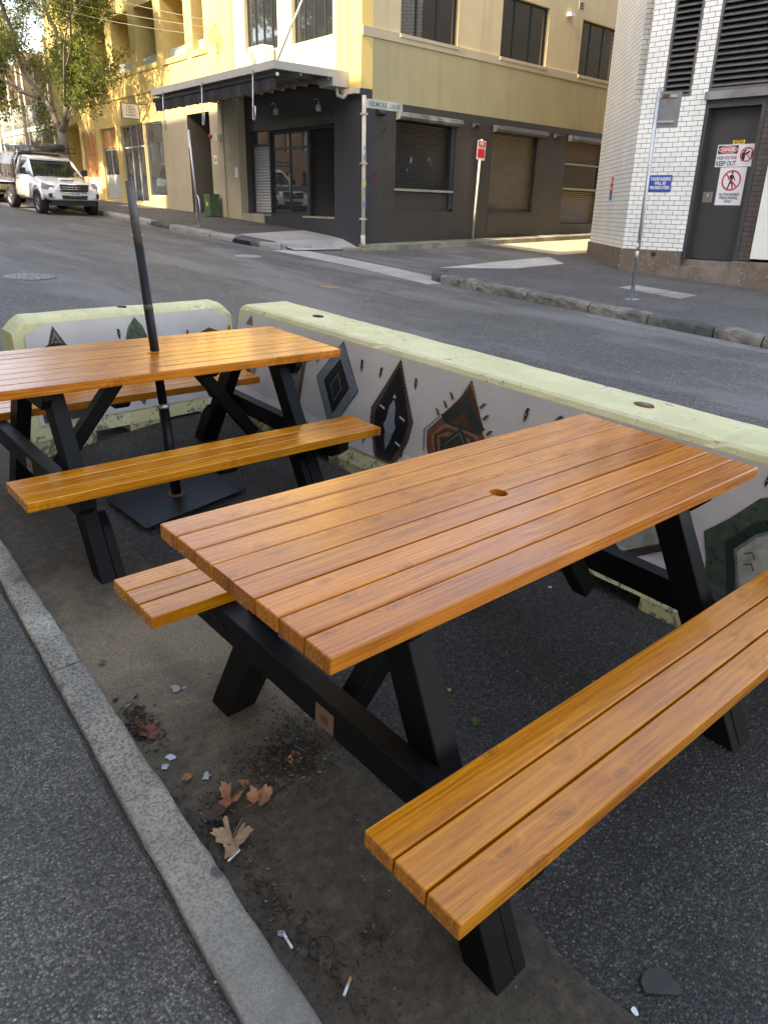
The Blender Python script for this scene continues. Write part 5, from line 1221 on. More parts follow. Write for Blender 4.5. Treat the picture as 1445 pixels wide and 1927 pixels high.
# ---------------------------------------------------------------- white brick building
m, t, b = nodes('pebbly_plinth')
v = coords(t); g2 = noise_(t, v, 26, 4, 0.75); vo = t.nodes.new('ShaderNodeTexVoronoi'); vo.inputs['Scale'].default_value = 22; L(t, v, vo.inputs['Vector'])
c = ramp(t, g2, [(0.3, (.085, .07, .058)), (.6, (.15, .12, .095)), (.8, (.21, .17, .13))])
s_ = t.nodes.new('ShaderNodeSeparateColor'); L(t, vo.outputs['Color'], s_.inputs[0])
c = mixc(t, math_(t, 'MULTIPLY', ramp(t, s_.outputs[0], [(.9, (0, 0, 0)), (.93, (1, 1, 1))]), ramp(t, vo.outputs['Distance'], [(.2, (1, 1, 1)), (.35, (0, 0, 0))])), c, (.34, .32, .29))
c = mixc(t, ramp(t, noise_(t, v, 1.5, 5, .6), [(.5, (0, 0, 0)), (.7, (.5, .5, .5))]), c, (.24, .23, .23))
L(t, c, b.inputs['Base Color']); b.inputs['Roughness'].default_value = .85; bump(t, b, g2, .6, .01); M_plinth = m
M_wb = brick('white_glazed_brick', (.72, .77, .78), (.66, .71, .72), (.045, .048, .05), .235, .094, .0055, .35)
M_bb = brick('brown_brick', (.075, .058, .052), (.052, .042, .04), (.018, .016, .016), .235, .094, .008, .55)
M_lou = mk('grey_louvre', (.10, .105, .11), .5, .15, 4, .15, 40, .2); M_lint = mk('grey_lintel', (.15, .15, .165), .6, .25, 6, .3, 40, tint=(.22, .23, .25)); M_doorg = mk('charcoal_steel_door', (.036, .039, .043), .38, .12, 1.5, .1, 30); M_dframe = mk('door_frame_paint', (.042, .045, .05), .45, .15, 3)
wb = thing('substation_building', 'white glazed brick corner building with grey louvres and a steel door', 'building', (15.83, 9.87, .5))
mb = MB()
W2.wall(mb, 0, 4.0, 1.16, 9.5, [(.03, .72, 4.10, 9.3, .38)], .3, 0)
W1.wall(mb, 0, 1.40, 1.16, 9.5, [(.44, 1.05, 4.12, 9.3, .07)], .07, 0)
W1.wall(mb, 1.40, 7.0, 4.16, 9.5, [(1.40, 4.6, 4.16, 9.3, .07)], .07, 0)
# return into the door recess
mb.face([mb.vert(W1.p(1.40, 1.16, 0)), mb.vert(W1.p(1.40, 4.16, 0)), mb.vert(W1.p(1.40, 4.16, -.10)), mb.vert(W1.p(1.40, 1.16, -.10))], [(1.40, 1.16), (1.4, 4.16), (1.5, 4.16), (1.5, 1.16)])
BT(mb, 'brick_wall', M_wb, wb, recalc=False)
mb = MB(); W1.box(mb, 2.58, 2.84, 1.05, 4.02, -.3, -.03); BT(mb, 'brown_brick_pier', M_bb, wb)
mb = MB(); W1.box(mb, 2.84, 7.0, 1.09, 4.16, -.3, .03); BT(mb, 'rendered_wall', mk('white_render', (.60, .66, .62), .7, .06, 2, .1, 30), wb)
mb = MB(); W2.box(mb, 0.0, 4.04, .2, 1.16, -.2, .045); W1.box(mb, -.02, 1.39, .2, 1.155, -.2, .045); W1.box(mb, 2.50, 7.0, .2, 1.03, -.2, .047); W1.box(mb, 1.39, 2.50, .2, .86, -.3, .043); W1.box(mb, 1.39, 2.50, .86, 1.0, -.3, -.08)
BT(mb, 'plinth', M_plinth, wb)
mb = MB(); pa, pb_ = W2.p(4.0, .2), W2.p(4.0, 9.5); mb.quad(pa, pb_, pb_ + Vector((14, .6, 0)), pa + Vector((14, .6, 0)))
pc, pd = W1.p(7.0, .2), W1.p(7.0, 9.5); mb.quad(pc, pd, pd + Vector((14, 0, 0)), pc + Vector((14, 0, 0))); 
mb.quad(pb_ + Vector((14, .6, 0)), pa + Vector((14, .6, 0)), pc + Vector((14, 0, 0)), pd + Vector((14, 0, 0)))
BT(mb, 'side_wall', M_beige, wb)
mb = MB(); q0 = [W2.p(0, 9.5, .06), W2.p(4.05, 9.5, .06), pb_ + Vector((14, .6, 0)), pd + Vector((14, 0, 0)), W1.p(7.0, 9.5, .06)]
mb.face([mb.vert(p) for p in q0]); mb.face([mb.vert(p + Vector((0, 0, .25))) for p in q0])
for i in range(5): a, b_ = q0[i], q0[(i + 1) % 5]; u_ = Vector((0, 0, .25)); mb.quad(a, b_, b_ + u_, a + u_)
BT(mb, 'roof', M_lint, wb)
def louvre(F, s0, s1, z0, z1, d, par, pitch, flip=1):
    mb = MB()
    F.box(mb, s0, s0 + .05, z0, z1, d - .07, d + .03); F.box(mb, s1 - .05, s1, z0, z1, d - .07, d + .03); F.box(mb, s0 + .05, s1 - .05, z0, z0 + .06, d - .07, d + .02)
    fr = BT(mb, 'louvre_frame', M_lou, par)
    mb = MB(); z = z0 + .08
    while z < z1:
        sec = [(d - .10, z + .085), (d + .005, z + .012), (d + .02, z), (d + .026, z + .012), (d + .012, z + .026), (d - .09, z + .097)]
        i0 = [mb.vert(F.p(s0 + .05, zz, dd)) for dd, zz in sec]; i1 = [mb.vert(F.p(s1 - .05, zz, dd)) for dd, zz in sec]
        for k in range(6): mb.face([i0[k], i1[k], i1[(k + 1) % 6], i0[(k + 1) % 6]])
        z += pitch
    BT(mb, 'blades', M_lou, fr, recalc=False)
    mb = MB(); F.quad(mb, s0, s1, z0, z1, d - .12); BT(mb, 'backing', M_void, fr, recalc=False)
louvre(W1, .44, 1.05, 4.12, 9.3, -.03, wb, .108); louvre(W1, 1.40, 4.6, 4.17, 9.3, -.03, wb, .108); louvre(W2, .05, .40, 4.10, 9.3, -.25, wb, .108)
mb = MB(); W1.box(mb, 1.37, 2.66, 4.02, 4.165, -.1, .06); BT(mb, 'lintel', M_lint, wb, bevel=.004)
dr_ = MB(); W1.box(dr_, 1.47, 2.50, 1.02, 3.88, -.26, -.22); dr = BT(dr_, 'door', M_doorg, wb)
mb = MB(); W1.box(mb, 1.40, 1.47, 1.0, 4.02, -.3, -.02); W1.box(mb, 2.50, 2.58, 1.0, 4.02, -.3, -.02); W1.box(mb, 1.47, 2.50, 3.88, 4.02, -.3, -.02); BT(mb, 'frame', M_dframe, dr)
mb = MB(); W1.box(mb, 1.56, 1.76, 2.14, 2.34, -.22, -.212); hp = BT(mb, 'handle', flat('handle_plate', (.30, .29, .27), .35, .7), dr)
mb = MB(); mb.tube([W1.p(1.68, 2.18, -.21), W1.p(1.68, 2.19, -.17), W1.p(1.68, 2.29, -.17), W1.p(1.68, 2.30, -.21)], .010, 8); BT(mb, 'grip', M_steel, dr)
DS = -.219
M_signw = flat('sign_face', (.60, .63, .70), .35); M_red = flat('sign_red', (.50, .03, .04), .4); M_yel = flat('sign_yellow', (.75, .55, .02), .4); M_blue = flat('sign_blue', (.02, .07, .32), .4)
def plate(F, s0, s1, z0, z1, d, par, mat=M_signw): mb = MB(); F.box(mb, s0, s1, z0, z1, d, d + .004); return BT(mb, 'sign_panel', mat, par)
def ringp(F, cx, cz, r, th, d, par, mat=M_red, bar=None, kx=1):
    mb = MB(); n = 36; o_ = [(cx + kx * r * math.cos(2 * math.pi * k / n), cz + r * math.sin(2 * math.pi * k / n)) for k in range(n)]; i_ = [(cx + kx * (r - th) * math.cos(2 * math.pi * k / n), cz + (r - th) * math.sin(2 * math.pi * k / n)) for k in range(n)]
    for k in range(n): mb.face([mb.vert(F.p(*o_[k], d)), mb.vert(F.p(*o_[(k + 1) % n], d)), mb.vert(F.p(*i_[(k + 1) % n], d)), mb.vert(F.p(*i_[k], d))])
    BT(mb, 'ring', mat, par, recalc=False)
    if bar:
        mb = MB(); rr_ = r - th * .6; a = Vector((cx - kx * rr_ * .707, cz + rr_ * .707)); c_ = Vector((cx + kx * rr_ * .707, cz - rr_ * .707)); nn = Vector((.707, .707)) * th * .45
        mb.face([mb.vert(F.p(q.x, q.y, d + .0008)) for q in (a - nn, a + nn, c_ + nn, c_ - nn)]); BT(mb, 'bar', mat, par, recalc=False)
def sil(F, polys, d, par, mat=M_ink, name='pictogram'):
    mb = MB()
    for pl in polys: mb.face([mb.vert(F.p(a, z, d)) for a, z in pl])
    BT(mb, name, mat, par, recalc=False)
s1_ = thing('danger_sign', 'white DANGER HIGH VOLTAGE KEEP OUT sign on the steel door', 'warning sign', tuple(W1.p(2.1, 3.0, DS)))
plate(W1, 1.70, 2.50, 2.81, 3.22, DS, s1_)
sil(W1, [[(1.72, 3.05), (2.12, 3.05), (2.12, 3.20), (1.72, 3.20)]], DS + .005, s1_, M_ink, 'black_band')
ell = lambda cx, cz, a, b_: [(cx + a * math.cos(k * math.pi / 14), cz + b_ * math.sin(k * math.pi / 14)) for k in range(28)]
sil(W1, [ell(1.92, 3.125, .19, .065)], DS + .006, s1_, M_signw, 'oval_rim'); sil(W1, [ell(1.92, 3.125, .182, .057)], DS + .007, s1_, M_red, 'oval')
text_mesh('lettering', 'DANGER', .095, M_signw, W1.M(1.92, 3.125, DS + .008), s1_, .29, .003)
text_mesh('lettering', 'HIGH VOLTAGE', .085, M_ink, W1.M(1.92, 2.975, DS + .005), s1_, .39, .002); text_mesh('lettering', 'KEEP OUT', .12, M_ink, W1.M(1.92, 2.87, DS + .005), s1_, .40, .003)
sil(W1, [[(2.21, 2.91), (2.27, 2.91), (2.28, 3.02), (2.33, 3.04), (2.36, 3.08), (2.34, 3.10), (2.28, 3.06), (2.25, 3.10), (2.20, 3.05)], ell(2.265, 3.10, .022, .025), [(2.27, 3.13), (2.40, 3.15), (2.40, 3.14), (2.27, 3.12)], [(2.39, 2.94), (2.42, 2.94), (2.42, 3.12), (2.39, 3.12)]], DS + .005, s1_)
ringp(W1, 2.305, 3.03, .135, .022, DS + .006, s1_, bar=True)
s2_ = thing('prohibition_sign', 'white AUTHORISED PERSONNEL ONLY sign with a crossed out walking figure', 'warning sign', tuple(W1.p(2.1, 2.4, DS)))
plate(W1, 1.83, 2.36, 2.09, 2.80, DS, s2_)
sil(W1, [ell(2.09, 2.70, .021, .024), [(2.06, 2.66), (2.11, 2.67), (2.15, 2.60), (2.17, 2.55), (2.155, 2.545), (2.12, 2.60), (2.11, 2.56), (2.13, 2.50), (2.15, 2.40), (2.125, 2.40), (2.10, 2.49), (2.08, 2.50), (2.05, 2.40), (2.02, 2.40), (2.055, 2.53), (2.06, 2.60), (2.03, 2.56), (2.015, 2.57), (2.045, 2.64)]], DS + .005, s2_)
ringp(W1, 2.09, 2.555, .195, .032, DS + .006, s2_, bar=True)
for k, tx in enumerate(('AUTHORISED', 'PERSONNEL', 'ONLY')): text_mesh('lettering', tx, .07, M_ink, W1.M(2.095, 2.29 - k * .065, DS + .005), s2_, (.42, .38, .17)[k], .002)
s3_ = thing('asset_label', 'tiny yellow S3722 label above the danger sign', 'label', tuple(W1.p(2.1, 3.25, DS))); plate(W1, 1.99, 2.22, 3.225, 3.295, DS, s3_, M_yel); text_mesh('lettering', 'S3722', .07, M_ink, W1.M(2.105, 3.26, DS + .005), s3_, .19, .003)
s4_ = thing('trespass_sign', 'blue TRESPASSERS WILL BE PROSECUTED sign on the white brick', 'sign', tuple(W1.p(.7, 2.5, 0))); plate(W1, .42, .93, 2.33, 2.665, .002, s4_, M_blue)
for k, tx in enumerate(('TRESPASSERS', 'WILL BE', 'PROSECUTED')): text_mesh('lettering', tx, .085, M_signw, W1.M(.68, 2.585 - k * .085, .0075), s4_, (.46, .26, .44)[k], .003)
s5_ = thing('hydrant_marker', 'narrow red and blue marker sign on the far face of the white brick', 'sign', tuple(W2.p(1.9, 2.4, 0))); plate(W2, 1.83, 2.12, 2.34, 2.70, .002, s5_, M_signw)
sil(W2, [[(1.83, 2.34), (2.12, 2.34), (2.12, 2.70), (1.83, 2.70)]], .0066, s5_, M_red, 'red_field'); sil(W2, [[(1.83, 2.19), (2.12, 2.19), (2.12, 2.335), (1.83, 2.335)]], .0066, s5_, flat('sign_sky_blue', (.02, .22, .55), .4), 'blue_field')
text_mesh('lettering', 'NO', .13, M_signw, W2.M(1.975, 2.60, .008), s5_, .2, .003); text_mesh('lettering', 'PARKING', .07, M_signw, W2.M(1.975, 2.45, .008), s5_, .25, .002)
mb = MB(); mb.lathe([(.05, 0), (.055, .02), (.03, .03)], (0, 0, 0), 14, W1.M(.79, 1.09, .045)); tag(mb.build('drain_spout', M_frame), 'round dark drain spout in the pebbly plinth', 'drain spout')

# ---------------------------------------------------------------- terrace house beyond, unseen shade blocks added on the near side
M_terr = stucco('terrace_render', (.50, .45, .36), (.3, .27, .2)); M_tile = brick('terracotta_tiles', (.32, .10, .05), (.24, .08, .045), (.10, .04, .03), .3, .28, .02, .8)
M_lace = mk('iron_lace', (.30, .34, .32), .5, .5, 30)
def terrace(q0, q1, lab, orange):
    t = thing('terrace_house', lab, 'house', tuple(Y1.p((q0 + q1) / 2, 2.3, 0)), group='terrace houses beyond the corner building')
    mb = MB(); Y1.wall(mb, q0, q1, 2.0, 8.2, [(q0 + .6, q0 + 1.5, 2.4, 4.6, .15), (q0 + 2.2, q0 + 3.4, 2.9, 4.6, .15), (q0 + .6, q0 + 1.5, 5.6, 7.6, .15), (q0 + 2.2, q0 + 3.4, 5.6, 7.6, .15)], .15, -1.6)
    Y1.box(mb, q0 - .12, q0 + .12, 2, 8.6, -1.6, .1); Y1.box(mb, q0, q1, 2, 8.2, -9, -8.9); BT(mb, 'wall', M_terr, t, recalc=False)
    for a, b_, c_, e in ((q0 + .6, q0 + 1.5, 2.4, 4.6), (q0 + 2.2, q0 + 3.4, 2.9, 4.6), (q0 + .6, q0 + 1.5, 5.6, 7.6), (q0 + 2.2, q0 + 3.4, 5.6, 7.6)):
        w_ = window(Y1, (a, b_, c_, e), 'window', (.5,), M_white, M_glass, t, .06, 1.7)
    mb = MB(); Y1.box(mb, q0, q1, 5.05, 5.25, -1.6, .0); BT(mb, 'balcony_floor', M_white, t)
    for q in (q0 + .2, (q0 + q1) / 2, q1 - .2): mb = MB(); mb.tube([Y1.p(q, 2.0, -.05), Y1.p(q, 8.0, -.05)], .06, 10); BT(mb, 'post', M_pvc if orange else M_white, t)
    mb = MB()
    for k in range(int((q1 - q0 - .4) / .14)): q = q0 + .25 + k * .14; mb.tube([Y1.p(q, 5.25, -.05), Y1.p(q + .07, 5.7, -.05), Y1.p(q, 6.15, -.05)], .014, 5); mb.tube([Y1.p(q + .07, 5.25, -.05), Y1.p(q, 5.7, -.05), Y1.p(q + .07, 6.15, -.05)], .014, 5)
    Y1.box(mb, q0 + .2, q1 - .2, 6.15, 6.2, -.08, -.02); BT(mb, 'lace_railing', M_lace, t, recalc=False)
    mb = MB()
    for k in range(int((q1 - q0 - .4) / .2)): q = q0 + .25 + k * .2; mb.tube([Y1.p(q, 5.05, -.05), Y1.p(q + .1, 4.7 - .15 * abs(math.sin(k * .7)), -.05), Y1.p(q + .2, 5.05, -.05)], .016, 5)
    BT(mb, 'lace_fringe', M_lace, t, recalc=False)
    mb = MB(); a, b_, c_, e = Y1.p(q0, 8.0, .2), Y1.p(q1, 8.0, .2), Y1.p(q1, 10.2, -4.5), Y1.p(q0, 10.2, -4.5)
    mb.face([mb.vert(p) for p in (a, b_, c_, e)], [(0, 0), (q1 - q0, 0), (q1 - q0, 5.2), (0, 5.2)]); f_, g_ = Y1.p(q1, 8.0, -9), Y1.p(q0, 8.0, -9); mb.face([mb.vert(p) for p in (e, c_, f_, g_)], [(0, 0), (4, 0), (4, 5), (0, 5)]); BT(mb, 'roof', M_tile, t, recalc=False)
    return t
terrace(22.9, 27.2, 'cream two storey terrace house with iron lace verandah, next to the corner building', True)
terrace(27.4, 31.8, 'pale two storey terrace house with iron lace verandah, further up the street', False)
terrace(32.0, 36.4, 'pale two storey terrace house at the far left edge of the view', False)
M_near = stucco('near_render', (.58, .52, .42), (.4, .35, .28))
M_obrick = brick('orange_brick', (.46, .20, .08), (.36, .15, .07), (.3, .26, .2), .24, .086, .01, .8)
M_redbrick = brick('red_brick', (.24, .10, .06), (.18, .08, .05), (.25, .23, .2), .24, .086, .01, .8)
def block(x0, y0, y1, h, lab, mat, floors):  # unseen building shell, height and length shaped to cast the street shade
    F = Fac((x0, y0), 90, -1, False); t = thing('shade_block', lab, 'building', (x0, (y0 + y1) / 2, SL * y0), group='added shade blocks lining the near footpath')
    ops = []
    zb = SL * y0
    for f in range(floors):
        k = 0
        while k * 2.6 + 2.2 < y1 - y0: ops.append((k * 2.6 + .9, k * 2.6 + 2.0, zb + 1.0 + f * 3.3, zb + 2.9 + f * 3.3, .15)); k += 1
    mb = MB(); F.wall(mb, 0, y1 - y0, zb - 1, h, ops, .15)
    e = Vector((-11, 0, 0)); A, B, C_, D_ = F.p(0, zb - 1), F.p(0, h), F.p(y1 - y0, h), F.p(y1 - y0, zb - 1)
    mb.quad(A, B, B + e, A + e); mb.quad(D_, C_, C_ + e, D_ + e); mb.quad(A + e, B + e, C_ + e, D_ + e); BT(mb, 'wall', mat, t, recalc=False)
    mb = MB(); mb.quad(B, C_, C_ + e, B + e); F.box(mb, 0, y1 - y0, h - .25, h + .02, 0, .25); BT(mb, 'parapet', M_sill, t)
    mb = MB()
    for o in ops: F.quad(mb, *o[:4], -.13)
    BT(mb, 'window_glass', M_glass, t, recalc=False)
block(-7.5, -14, 12.0, 27.0, 'unseen tall pale rendered block behind the camera, added to shade the street', M_near, 6)
block(-7.5, 12.1, 26.6, 19.8, 'unseen rendered block across from the corner shop, added to shade its lower wall', M_near, 5)
block(-7.5, 26.8, 110, 13.5, 'unseen low orange brick block across from the parked ute, added for the shadow line and window reflections', M_obrick, 3)
# ---------------------------------------------------------------- vehicles
M_car = mk('white_car_paint', (.70, .71, .72), .18, .03, 2, 0, 50, coat=.6, rvar=.03); M_tyre = mk('tyre_rubber', (.016, .016, .017), .8, .2, 20, .3, 60); M_rim = mk('alloy_rim', (.35, .36, .38), .3, .2, 10, .05, 40, .8)
M_cglass = glass('car_glass', (.012, .016, .014), .04); M_lampg = glass('headlamp_glass', (.30, .33, .35), .08); M_chrome = flat('chrome', (.6, .62, .65), .12, 1.0); M_plast = flat('black_plastic', (.018, .018, .02), .55)
M_canopyg = mk('grey_box_panel', (.11, .105, .10), .35, .1, 3, .05, 40, .3); M_platew = flat('plate_white', (.62, .62, .58), .5); M_platey = flat('plate_yellow', (.72, .58, .04), .5)
def loft(mb, secs, close=True, smooth=True):
    rings = [[mb.vert(p) for p in s_] for s_ in secs]; n = len(rings[0])
    for a, b_ in zip(rings[:-1], rings[1:]):
        for k in range(n if close else n - 1): mb.face([a[k], a[(k + 1) % n], b_[(k + 1) % n], b_[k]], smooth=smooth)
    if close: mb.face(rings[0][::-1]); mb.face(rings[-1])
def rrect(cx, hw, z0, z1, y, r=.08, top=None):     # rounded section in xz at given y; top = half width at top
    tw = top if top is not None else hw
    return [(cx - hw + r, y, z0), (cx + hw - r, y, z0), (cx + hw, y, z0 + r), (cx + hw, y, (z0 + z1) / 2), (cx + tw, y, z1 - r), (cx + tw - r * .5, y, z1 - r * .25), (cx + tw - r * 1.5, y, z1), (cx - tw + r * 1.5, y, z1), (cx - tw + r * .5, y, z1 - r * .25), (cx - tw, y, z1 - r), (cx - hw, y, (z0 + z1) / 2), (cx - hw, y, z0 + r)]
def wheel(par, x, y, r, w_, side):
    o = bpy.data.objects.new('wheel', None)
    M = Matrix.Translation((x, y, r)) @ Matrix.Rotation(math.pi / 2 * side, 4, 'Y')
    mb = MB(); mb.lathe([(r * .62, -w_ / 2), (r * .92, -w_ / 2), (r, -w_ * .36), (r, w_ * .36), (r * .92, w_ / 2), (r * .66, w_ / 2), (r * .62, w_ * .3)], (0, 0, 0), 28, M); wh = mb.build('wheel', M_tyre, par)
    mb = MB(); mb.lathe([(r * .64, w_ * .28), (r * .64, w_ * .42), (r * .58, w_ * .42), (r * .56, w_ * .2), (.02, w_ * .2)], (0, 0, 0), 28, M)
    for k in range(6):
        a = k * math.pi / 3; Mk = M @ Matrix.Rotation(a, 4, 'Z'); mb.prism([(.03, -.035), (r * .6, -.022), (r * .6, .022), (.03, .035)], w_ * .22, w_ * .36, lambda u_, v_, h: Mk @ Vector((u_, v_, h)))
    mb.lathe([(.06, w_ * .2), (.06, w_ * .38), (.04, w_ * .4)], (0, 0, 0), 16, M); mb.build('rim', M_rim, wh); scene.collection.objects  # rim
    return wh
ute = thing('utility_truck', 'white single cab ute with grey toolbox canopy and a spare tyre on the roof rack', 'ute', (9.52, 26.0, SL * 26.0 - .003), (TILT, 0, 0))
mb = MB()
secs = [rrect(0, .62, .52, .78, .0, .07), rrect(0, .76, .48, .84, .04, .08), rrect(0, .86, .46, .92, .18, .09, .78), rrect(0, .89, .50, .98, .45, .09, .80), rrect(0, .90, .56, 1.05, .95, .10, .80), rrect(0, .90, .50, 1.12, 1.40, .10, .82), rrect(0, .90, .42, 1.14, 1.75, .08, .86), rrect(0, .90, .42, 1.14, 2.85, .08, .86)]
loft(mb, secs); mb.build('body', M_car, ute)
mb = MB(); loft(mb, [[(-.79, 1.35, 1.10), (.79, 1.35, 1.10), (.76, 1.42, 1.17), (-.76, 1.42, 1.17)], [(-.82, 2.05, 1.12), (.82, 2.05, 1.12), (.66, 2.02, 1.60), (-.66, 2.02, 1.60)], [(-.84, 2.82, 1.12), (.84, 2.82, 1.12), (.68, 2.72, 1.66), (-.68, 2.72, 1.66)]], smooth=False); mb.build('glasshouse', M_cglass, ute)
mb = MB(); loft(mb, [rrect(0, .66, 1.585, 1.63, 1.93, .03), rrect(0, .69, 1.60, 1.70, 2.1, .04), rrect(0, .70, 1.62, 1.73, 2.4, .04), rrect(0, .70, 1.60, 1.71, 2.80, .04)]); rf = mb.build('roof', M_car, ute)
for sx in (-1, 1):
    mb = MB(); mb.tube([(sx * .80, 1.36, 1.12), (sx * .67, 1.97, 1.61)], .035, 6); mb.build('pillar', M_car, ute); mb = MB(); mb.tube([(sx * .86, 2.80, 1.12), (sx * .68, 2.76, 1.64)], .05, 6); mb.build('pillar', M_car, ute)
    mb = MB(); loft(mb, [[(sx * .62, .02, .90), (sx * .80, .10, .90), (sx * .80, .12, .76), (sx * .62, .04, .74)], [(sx * .60, .10, 1.0), (sx * .86, .42, .97), (sx * .885, .42, .80), (sx * .6, .2, .74)]], smooth=False); mb.build('headlight', M_lampg, ute)
    mb = MB(); mb.lathe([(.085, 0), (.085, .03), (.05, .04)], (0, 0, 0), 16, Matrix.Translation((sx * .66, .06, .60)) @ Matrix.Rotation(math.pi / 2, 4, 'X')); fl = mb.build('fog_lamp', M_lampg, ute)
    mb = MB(); mb.prism([(sx * .54, .53), (sx * .79, .55), (sx * .80, .66), (sx * .62, .70)] if sx > 0 else [(sx * .54, .53), (sx * .62, .70), (sx * .80, .66), (sx * .79, .55)], .02, .06, lambda a, b_, h: (a, h, b_)); mb.build('fog_lamp_bezel', M_plast, ute)
    mb = MB(); loft(mb, [rrect(sx * 1.0, .10, 1.15, 1.35, 1.62, .03), rrect(sx * 1.0, .09, 1.16, 1.34, 1.76, .03)]); mb.tube([(sx * .82, 1.7, 1.16), (sx * .95, 1.7, 1.2)], .025, 6); mb.build('mirror', M_plast, ute)
    mb = MB(); a = sx * .904; mb.tube([(a, 1.42, 1.10), (a, 1.44, .62), (a, 1.6, .52), (a, 2.60, .52), (a, 2.70, .62), (a, 2.72, 1.10)], .005, 4); d_ = mb.build('door_seam', M_plast, ute)
    mb = MB(); mb.tube([(a, 2.48, 1.0), (a + sx * .03, 2.52, 1.0), (a + sx * .03, 2.62, 1.0), (a, 2.66, 1.0)], .014, 6); mb.build('door_handle', M_plast, ute)
    mb = MB(); arc = [(sx * .885, .82 + .47 * math.cos(q), .40 + .47 * math.sin(q)) for q in lin(R(8), R(172), 14)]; mb.tube(arc, .045, 6); mb.build('wheel_arch', M_car, ute)
    for yy in (.84, 3.60): wheel(ute, sx * .80, yy, .385, .26, sx)
mb = MB(); mb.prism([(-.46, .93), (.46, .93), (.43, .735), (.36, .715), (-.36, .715), (-.43, .735)][::-1], -.02, .05, lambda a, b_, h: (a, h, b_)); gr = mb.build('grille', M_plast, ute)
mb = MB(); mb.tube([(-.48, -.02, .94), (.48, -.02, .94), (.445, -.02, .73), (.36, -.02, .70), (-.36, -.02, .70), (-.445, -.02, .73), (-.48, -.02, .94)], .016, 6)
for z in (.80, .865): mb.tube([(-.44, -.022, z), (.44, -.022, z)], .009, 6)
mb.tube([(.06 * math.cos(q), -.035, .835 + .035 * math.sin(q)) for q in lin(0, 2 * math.pi, 16)], .008, 5, cap=False); mb.build('chrome_bars', M_chrome, gr)
mb = MB(); mb.prism([(-.42, .62), (.42, .62), (.38, .50), (-.38, .50)][::-1], -.012, .05, lambda a, b_, h: (a, h, b_)); mb.build('lower_grille', M_plast, ute)
mb = MB(); mb.box(-.19, .19, -.03, -.018, .61, .70); pl = mb.build('number_plate', M_platew, ute)
text_mesh('lettering', 'YXK 40G', .085, M_ink, Matrix.Translation((0, -.0305, .655)) @ Matrix.Rotation(math.pi / 2, 4, 'X'), pl, .32, .002, world=False)
mb = MB(); loft(mb, [rrect(0, .22, 1.0, 1.055, .55, .02), rrect(0, .24, 1.02, 1.10, .75, .03), rrect(0, .24, 1.06, 1.125, 1.05, .03)]); sc2 = mb.build('bonnet_scoop', M_car, ute)
mb = MB(); mb.box(-.20, .20, .535, .555, 1.03, 1.058); mb.build('scoop_mouth', M_plast, sc2)
mb = MB(); mb.box(-.70, .70, .25, 4.35, .36, .5); mb.box(-.70, .70, .15, .35, .30, .46); mb.build('chassis', M_plast, ute)
mb = MB(); mb.box(-.93, .93, 2.92, 4.45, .86, .97); mb.build('tray', M_rim, ute)
mb = MB(); mb.prism([(-.90, .97), (.90, .97), (.92, 1.40), (.74, 1.78), (-.74, 1.78), (-.92, 1.40)], 2.98, 4.42, lambda a, b_, h: (a, h, b_)); bx = mb.build('toolbox_canopy', M_canopyg, ute, bevel=.012)
mb = MB(); mb.prism([(-.91, .98), (-.93, 1.40), (-.75, 1.77), (-.735, 1.77), (-.91, 1.40), (-.89, .98)][::-1], 3.02, 3.07, lambda a, b_, h: (a, h, b_)); mb.box(-.925, -.91, 3.72, 3.735, .98, 1.40); 
for y in (3.35, 4.1): mb.box(-.93, -.915, y, y + .06, 1.05, 1.12)
mb.build('latch', M_plast, bx)
mb = MB()
fr_ = [(-.80, 2.95, .9), (-.82, 2.93, 1.5), (-.66, 2.93, 1.80), (.66, 2.93, 1.80), (.82, 2.93, 1.5), (.80, 2.95, .9)]; mb.tube(fr_, .035, 6); mb.build('headboard', M_rim, ute)
mb = MB()
for z, e in ((1.84, 0), (1.98, 0)):
    mb.tube([(-.72, 1.55, z), (.72, 1.55, z), (.72, 4.35, z), (-.72, 4.35, z), (-.72, 1.55, z)], .016, 6, cap=False)
for x in (-.72, .72):
    for y in (1.55, 2.2, 2.95, 3.7, 4.35): mb.tube([(x, y, 1.80), (x, y, 1.98)], .014, 5)
for y in lin(1.6, 4.3, 9): mb.tube([(-.72, y, 1.84), (.72, y, 1.84)], .014, 5)
rk = mb.build('roof_rack', M_plast, ute)
mb = MB(); mb.lathe([(.20, -.12), (.36, -.12), (.39, -.08), (.39, .08), (.36, .12), (.20, .12)], (.25, 2.25, 1.98), 28); mb.build('spare_tyre', M_tyre, ute)
mb = MB(); loft(mb, [rrect(-.42, .24, 1.87, 2.02, 2.7, .03), rrect(-.42, .24, 1.87, 2.03, 4.3, .03)]); mb.build('roof_load', mk('blue_grey_load', (.18, .24, .28), .4, .4, 12), ute)
